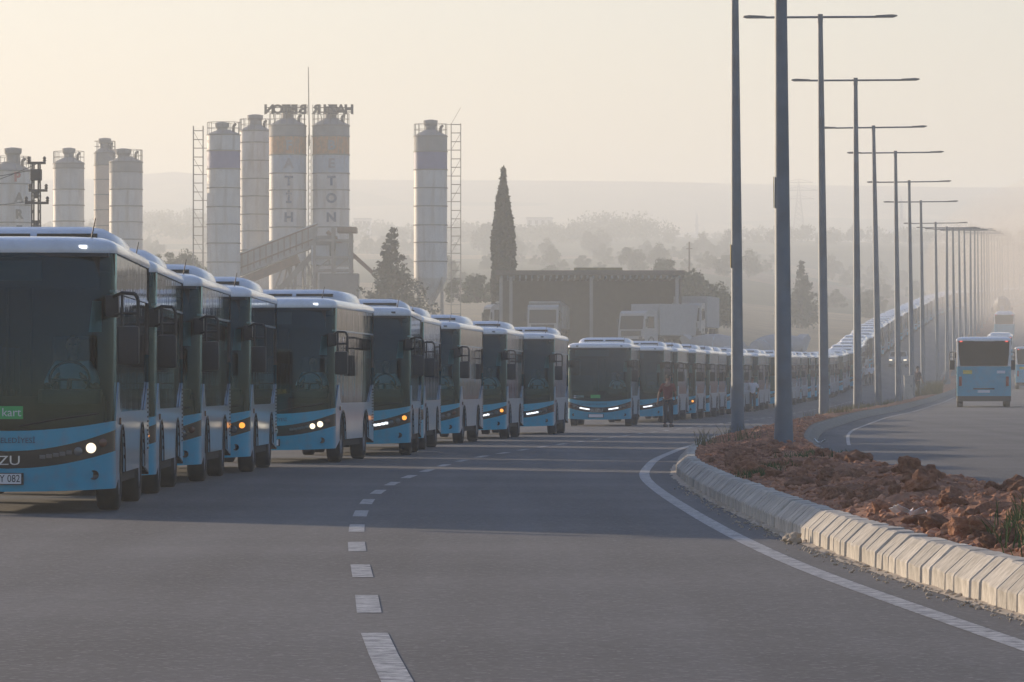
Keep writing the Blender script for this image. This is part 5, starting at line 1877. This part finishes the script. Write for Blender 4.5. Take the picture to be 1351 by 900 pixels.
def tree_meshes(kind, h, seed):
    """returns trunk mesh, crown mesh"""
    r = np.random.default_rng(seed)
    t = MB(); pts = []
    if kind == 'cypress':
        t.tube((0, 0, 0), (0, 0, h * .9), h * .014, h * .003, 8)
        for k in range(9000):
            f = r.beta(1.1, 1.25)
            rad = h * .088 * (math.sin(PI * min(1, (f * .86 + .14)) ) ** .75) * min(1, ((1.03 - f) / .36) ** .6) + .02
            a = r.uniform(0, 2 * PI); lump = 1 + .22 * noise.noise(Vector((math.cos(a) * 1.5, math.sin(a) * 1.5, f * 7 + seed)))
            q = rad * lump * math.sqrt(r.uniform(.35, 1))
            pts.append((q * math.cos(a), q * math.sin(a), h * (.03 + .97 * f)))
        size = h * .035; mat = M['cypress']
    elif kind == 'conifer':
        t.tube((0, 0, 0), (0, 0, h * .97), h * .02, h * .003, 8)
        z = .10
        while z < .97:
            nb = 7
            ln = h * .43 * (1 - z) ** 1.35 + .018 * h
            for k in range(nb):
                a = r.uniform(0, 2 * PI); l_ = ln * r.uniform(.6, 1.1)
                p0 = Vector((0, 0, h * z)); p1 = p0 + Vector((math.cos(a) * l_, math.sin(a) * l_, l_ * .30))
                t.tube(p0, p1, h * .004, h * .001, 5)
                for j in range(max(14, int(110 * l_ / (.3 * h)))):
                    f = r.uniform(.15, 1.02)
                    p = p0.lerp(p1, f) + Vector(r.normal(0, (.008 * h + .10 * l_) * (1.1 - f * .5), 3)) * Vector((1, 1, .55)).length / 1.5
                    pts.append(tuple(p))
            z += .05 + .012 * r.random()
        size = h * .036; mat = M['leaf_dark']
    else:
        w = {'round': .42, 'bush': .75, 'tall': .30}[kind]
        tz = {'round': .12, 'bush': .04, 'tall': .18}[kind]
        t.tube((0, 0, 0), (0, 0, h * tz), h * .03, h * .022, 8)
        nb = 22
        for k in range(nb):
            a = r.uniform(0, 2 * PI); rr_ = h * w * math.sqrt(r.uniform(.02, 1)); f = r.uniform(0, 1)
            zc = h * (tz + (1 - tz) * (.06 + .80 * f * (1 - .45 * (rr_ / (h * w)) ** 2)))
            k_ = (1 - .45 * f)
            c_ = Vector((rr_ * math.cos(a) * k_, rr_ * math.sin(a) * k_, zc))
            t.tube((0, 0, h * tz * .9), c_, h * .012, h * .003, 5)
            cr = h * r.uniform(.11, .20)
            for j in range(150):
                v = r.normal(size=3); v /= np.linalg.norm(v); q = cr * r.uniform(.45, 1.05)
                pts.append((c_.x + v[0] * q, c_.y + v[1] * q, max(.05, c_.z + v[2] * q * .8)))
        size = h * .06; mat = M['leaf_mid'] if kind != 'tall' else M['leaf_dark']
    V, Fq = cards(pts, size)
    return t.mesh('trunk', M['bark']), np_mesh('crown', V, Fq, mat)


def tree(name, label, cat, meshes, x, y, z, s=1.0, rz=0.0, group=None):
    t = empty(name, (x, y, z), rz); t.scale = (s, s, s)
    tag(t, label, cat, group)
    link_mesh('trunk', meshes[0], t); link_mesh('crown', meshes[1], t)
    return t


def tree_uv(name, label, cat, kind, u, vtop, y, vbase=None, seed=1, group=None, wide=1.0):
    x = at(u, y); z = ground_z(x, y) if vbase is None else zv(vbase, y)
    h = zv(vtop, y) - z
    t = tree(name, label, cat, tree_meshes(kind, h, seed), x, y, z, 1, seed, group)
    t.scale = (wide, wide, 1)
    return t


tree_uv('cypress_tree', 'tall slender dark cypress rising beside the shed roof', 'tree', 'cypress', 664, 222, 415, None, 3, None, .82)
tree_uv('conifer_tree', 'bushy conifer with pointed top between the batching plant and the lone silo', 'tree', 'conifer', 517, 296, 425, None, 4, None, 1.05)
tree_uv('conifer_tree', 'broad hazy tree seen between the thickest lamp post and the next one', 'tree', 'conifer', 1058, 340, 620, 440, 6, None, .95)
tree_uv('tree', 'leafy tree behind the right end of the shed roof', 'tree', 'round', 922, 345, 470, 430, 7)
tree_uv('tree', 'bushy tree right of the pale box lorry', 'tree', 'round', 946, 370, 450, 440, 8)
tree_uv('tree', 'small tree standing behind the middle of the shed roof', 'tree', 'round', 878, 332, 640, 375, 9)
tree_uv('bush', 'bush left of the cypress behind the parked lorry', 'bush', 'bush', 630, 352, 480, 400, 10)
tree_uv('bush', 'low green bush just right of the lone silo', 'bush', 'bush', 612, 356, 500, 400, 11)
tree_uv('bush', 'bush left of the violet banded silo ladder', 'bush', 'bush', 236, 322, 520, 372, 12)
tree_uv('bush', 'bush above the bus roofs left of the violet banded silo', 'bush', 'bush', 262, 338, 470, 385, 13)
tree_uv('bush', 'low bush beside the white silo at left', 'bush', 'bush', 205, 330, 500, 372, 14)

kinds = [tree_meshes('round', 6.0, 21), tree_meshes('bush', 4.0, 22), tree_meshes('tall', 9.0, 23), tree_meshes('round', 7.0, 24)]
r = random.Random(11)
FG = 'trees and bushes scattered over the hazy fields'
cnt = 0
while cnt < 190:
    y = r.choice([r.uniform(560, 1000), r.uniform(800, 1500), r.uniform(1200, 1850)])
    u = r.uniform(-20, 1400)
    x = at(u, y)
    yr = min(y, 1790)
    if busX(yr) - 9 < x < medR(yr) + 16 and y < 1480: continue
    # rows along field edges
    if noise.noise(Vector((x * .008, y * .006, 3))) < .0: continue
    k = r.choice([0, 1, 1, 1, 3, 2 if y > 1250 else 1])
    s = r.uniform(.6, 1.2)
    lab = ['rounded hazy tree standing in the distant fields', 'low hazy bush standing in the distant fields', 'tall narrow hazy tree on the distant rise', 'rounded hazy tree standing in the distant fields'][k]
    tree('tree' if k != 1 else 'bush', lab, 'tree' if k != 1 else 'bush', kinds[k], x, y, ground_z(x, y) - .2, s, r.uniform(0, 6), FG)
    cnt += 1

# wooded ridge
pts = []
for i in range(520):
    u = r.uniform(-60, 1420); y = r.uniform(1600, 1960)
    x = at(u, y)
    dens = noise.noise(Vector((u * .006, 1.7, 0))) + (.35 if 690 < u < 890 else 0) + (.25 if u < 280 else 0)
    if r.random() > .55 + dens: continue
    g = ground_z(x, y)
    h = r.uniform(3.8, 7) * (1.5 if 760 < u < 880 else 1)
    w_ = h * r.uniform(.5, .9)
    for j in range(230):
        v = rng.normal(size=3); v /= np.linalg.norm(v); q = rng.uniform(.4, 1)
        pts.append((x + v[0] * w_ * q, y + v[1] * w_ * q, g + h * .5 + v[2] * h * .5 * q))
V, Fq = cards(pts, 1.0)
o = link_mesh('woodland', np_mesh('woodland', V, Fq, M['leaf_mid'])); tag(o, 'far hazy woodland along the ridge under the sky', 'woodland', kind='stuff')

# ------------------------------------------------------------------ far buildings and pylon
def pylon(u, vt, vb, y, label):
    x = at(u, y); g = zv(vb, y); h = zv(vt, y) - g
    t = empty('pylon', (x, y, g)); tag(t, label, 'pylon')
    m = MB(); w = h * .11
    for sx in (-1, 1):
        for sy in (-1, 1):
            m.tube((sx * w, sy * w, 0), (sx * w * .25, sy * w * .25, h * .7), .25, .2, 5); m.tube((sx * w * .25, sy * w * .25, h * .7), (0, 0, h), .2, .1, 5)
    for k in range(9):
        f = k / 9; f2 = (k + 1) / 9
        a = w * (1 - .75 * f); b = w * (1 - .75 * f2)
        for sy in (-1, 1):
            m.tube((-a, sy * a, h * .7 * f), (b, sy * b, h * .7 * f2), .13, n=4); m.tube((a, sy * a, h * .7 * f), (-b, sy * b, h * .7 * f2), .13, n=4)
    m.build('tower', M['flange'], t)
    for zz, ww in ((.72, .22), (.84, .27), (.95, .2)):
        m = MB(); m.tube((-h * ww, 0, h * zz), (h * ww, 0, h * zz), .2, n=5); m.tube((-h * ww, 0, h * zz), (0, 0, h * (zz + .05)), .13, n=4); m.tube((h * ww, 0, h * zz), (0, 0, h * (zz + .05)), .13, n=4)
        m.build('cross_arm', M['flange'], t)


pylon(1054, 236, 330, 2150, 'faint lattice pylon in haze behind the thickest lamp posts')


def minaret(parent, x, y, h, r_):
    m = MB(); m.lathe([(r_ * 1.4, 0), (r_ * 1.4, h * .16), (r_, h * .2), (r_, h * .55), (r_ * 1.7, h * .58), (r_ * 1.7, h * .61), (r_ * .85, h * .61), (r_ * .85, h * .78), (r_ * 1.05, h * .79), (.05, h)], 14, (x, y, 0))
    m.build('minaret', M['stone_white'], parent, 30)


yM = 1980.0
g = zv(335, yM)
mq = empty('mosque', (at(1182, yM), yM, g)); tag(mq, 'faint distant mosque with dome and pointed minaret in haze', 'mosque')
m = MB(); m.box(-6, 5, -5, 5, -3, 5.5); m.build('hall', M['stone_white'], mq)
m = MB(); m.lathe([(4.6 * math.cos(a), 5.5 + 4.4 * math.sin(a)) for a in np.linspace(0, 1.5, 9)], 24, (-1, 0, 0)); m.build('dome', M['stone_white'], mq, 40)
minaret(mq, 1.8, -4, zv(258, yM) - g, 1.0)
m = MB()
m.box(-13, -6.5, -3, 4, -3, 4); m.build('annex', M['stone_white'], mq)
mn = empty('mosque', (at(919, 2100), 2100, zv(322, 2100))); tag(mn, 'very faint twin minarets far behind the shed', 'mosque')
minaret(mn, 0, 0, zv(279, 2100) - zv(322, 2100), .8); minaret(mn, 3.0, 0, zv(297, 2100) - zv(322, 2100), .5)
m = MB(); m.box(-5, 4, 2, 9, -3, 5); m.build('hall', M['stone_white'], mn)
t = empty('pole', (at(909.5, 640), 640, zv(372, 640))); tag(t, 'short wooden pole standing in the field behind the shed roof', 'pole')
m = MB(); m.tube((0, 0, 0), (0, 0, zv(319, 640) - zv(372, 640)), .12, .09, 8); m.build('shaft', M['bark'], t)
m = MB(); m.box(-.4, .4, -.05, .05, 4.2, 4.3); m.build('cross_arm', M['bark'], t)
HG = 'far flat roofed houses on the ridge'
for (u, v0, v1, wpx, y, lab) in ((478, 289, 304, 22, 1880, 'long flat roofed building on the ridge right of the lettered silo'), (712, 288, 302, 34, 1890, 'pale flat roofed house on the ridge right of the cypress'), (100, 296, 310, 20, 1880, 'pale house on the ridge between two silos at left')):
    w_ = wpx * y / F / 2
    b = empty('house', (at(u, y), y, zv(v1, y))); tag(b, lab, 'house', HG)
    hh = zv(v0, y) - zv(v1, y)
    m = MB(); m.box(-w_, w_, 0, 8, -4, hh); m.build('wall', M['stone_white'], b)
    m = MB(); m.box(-w_ - .3, w_ + .3, -.3, 8.3, hh + .003, hh + .4); m.build('roof', M['silo_grey'], b)
    for k in range(4):
        xx = -w_ + (k + .5) * w_ / 2
        m = MB(); m.box(xx - .6, xx + .6, -.05, .05, hh * .45, hh * .8); m.build('window', M['sideglass'], b)

# ------------------------------------------------------------------ haze
m = MB(); zmax = max(v.co.z for v in bpy.data.objects['terrain'].data.vertices)
m.box(-1200, 1200, -330, 3700, -3.0, zmax + 4)
m_h = bpy.data.materials.new('haze_air'); m_h.use_nodes = True
nt = m_h.node_tree; nt.nodes.clear()
pv = nt.nodes.new('ShaderNodeVolumePrincipled'); pv.inputs['Color'].default_value = (0.91, 0.965, 0.985, 1); pv.inputs['Density'].default_value = HAZE_DENSITY; pv.inputs['Anisotropy'].default_value = 0.28
mo = nt.nodes.new('ShaderNodeOutputMaterial'); nt.links.new(pv.outputs[0], mo.inputs['Volume'])
hz = m.build('haze', m_h); tag(hz, 'pale morning haze filling the whole valley', 'haze', kind='stuff')

# dust thrown up on the right carriageway
bm = bmesh.new(); bmesh.ops.create_icosphere(bm, subdivisions=3, radius=1)
for v in bm.verts:
    v.co *= 1 + .22 * noise.noise(v.co * 1.6)
    v.co = Vector((v.co.x * 20, v.co.y * 150, v.co.z * 16))
dm = bpy.data.meshes.new('dust_cloud'); bm.to_mesh(dm); bm.free()
m_d = bpy.data.materials.new('dust_air'); m_d.use_nodes = True
nt = m_d.node_tree; nt.nodes.clear()
pv = nt.nodes.new('ShaderNodeVolumePrincipled'); pv.inputs['Color'].default_value = (0.95, 0.86, 0.74, 1); pv.inputs['Density'].default_value = 0.0030; pv.inputs['Anisotropy'].default_value = 0.3
mo = nt.nodes.new('ShaderNodeOutputMaterial'); nt.links.new(pv.outputs[0], mo.inputs['Volume'])
dm.materials.append(m_d)
o = link_mesh('dust_cloud', dm, None, (74, 650, 14), (0.03, 0, -.10)); tag(o, 'warm dust hanging over the far right carriageway', 'dust', kind='stuff')
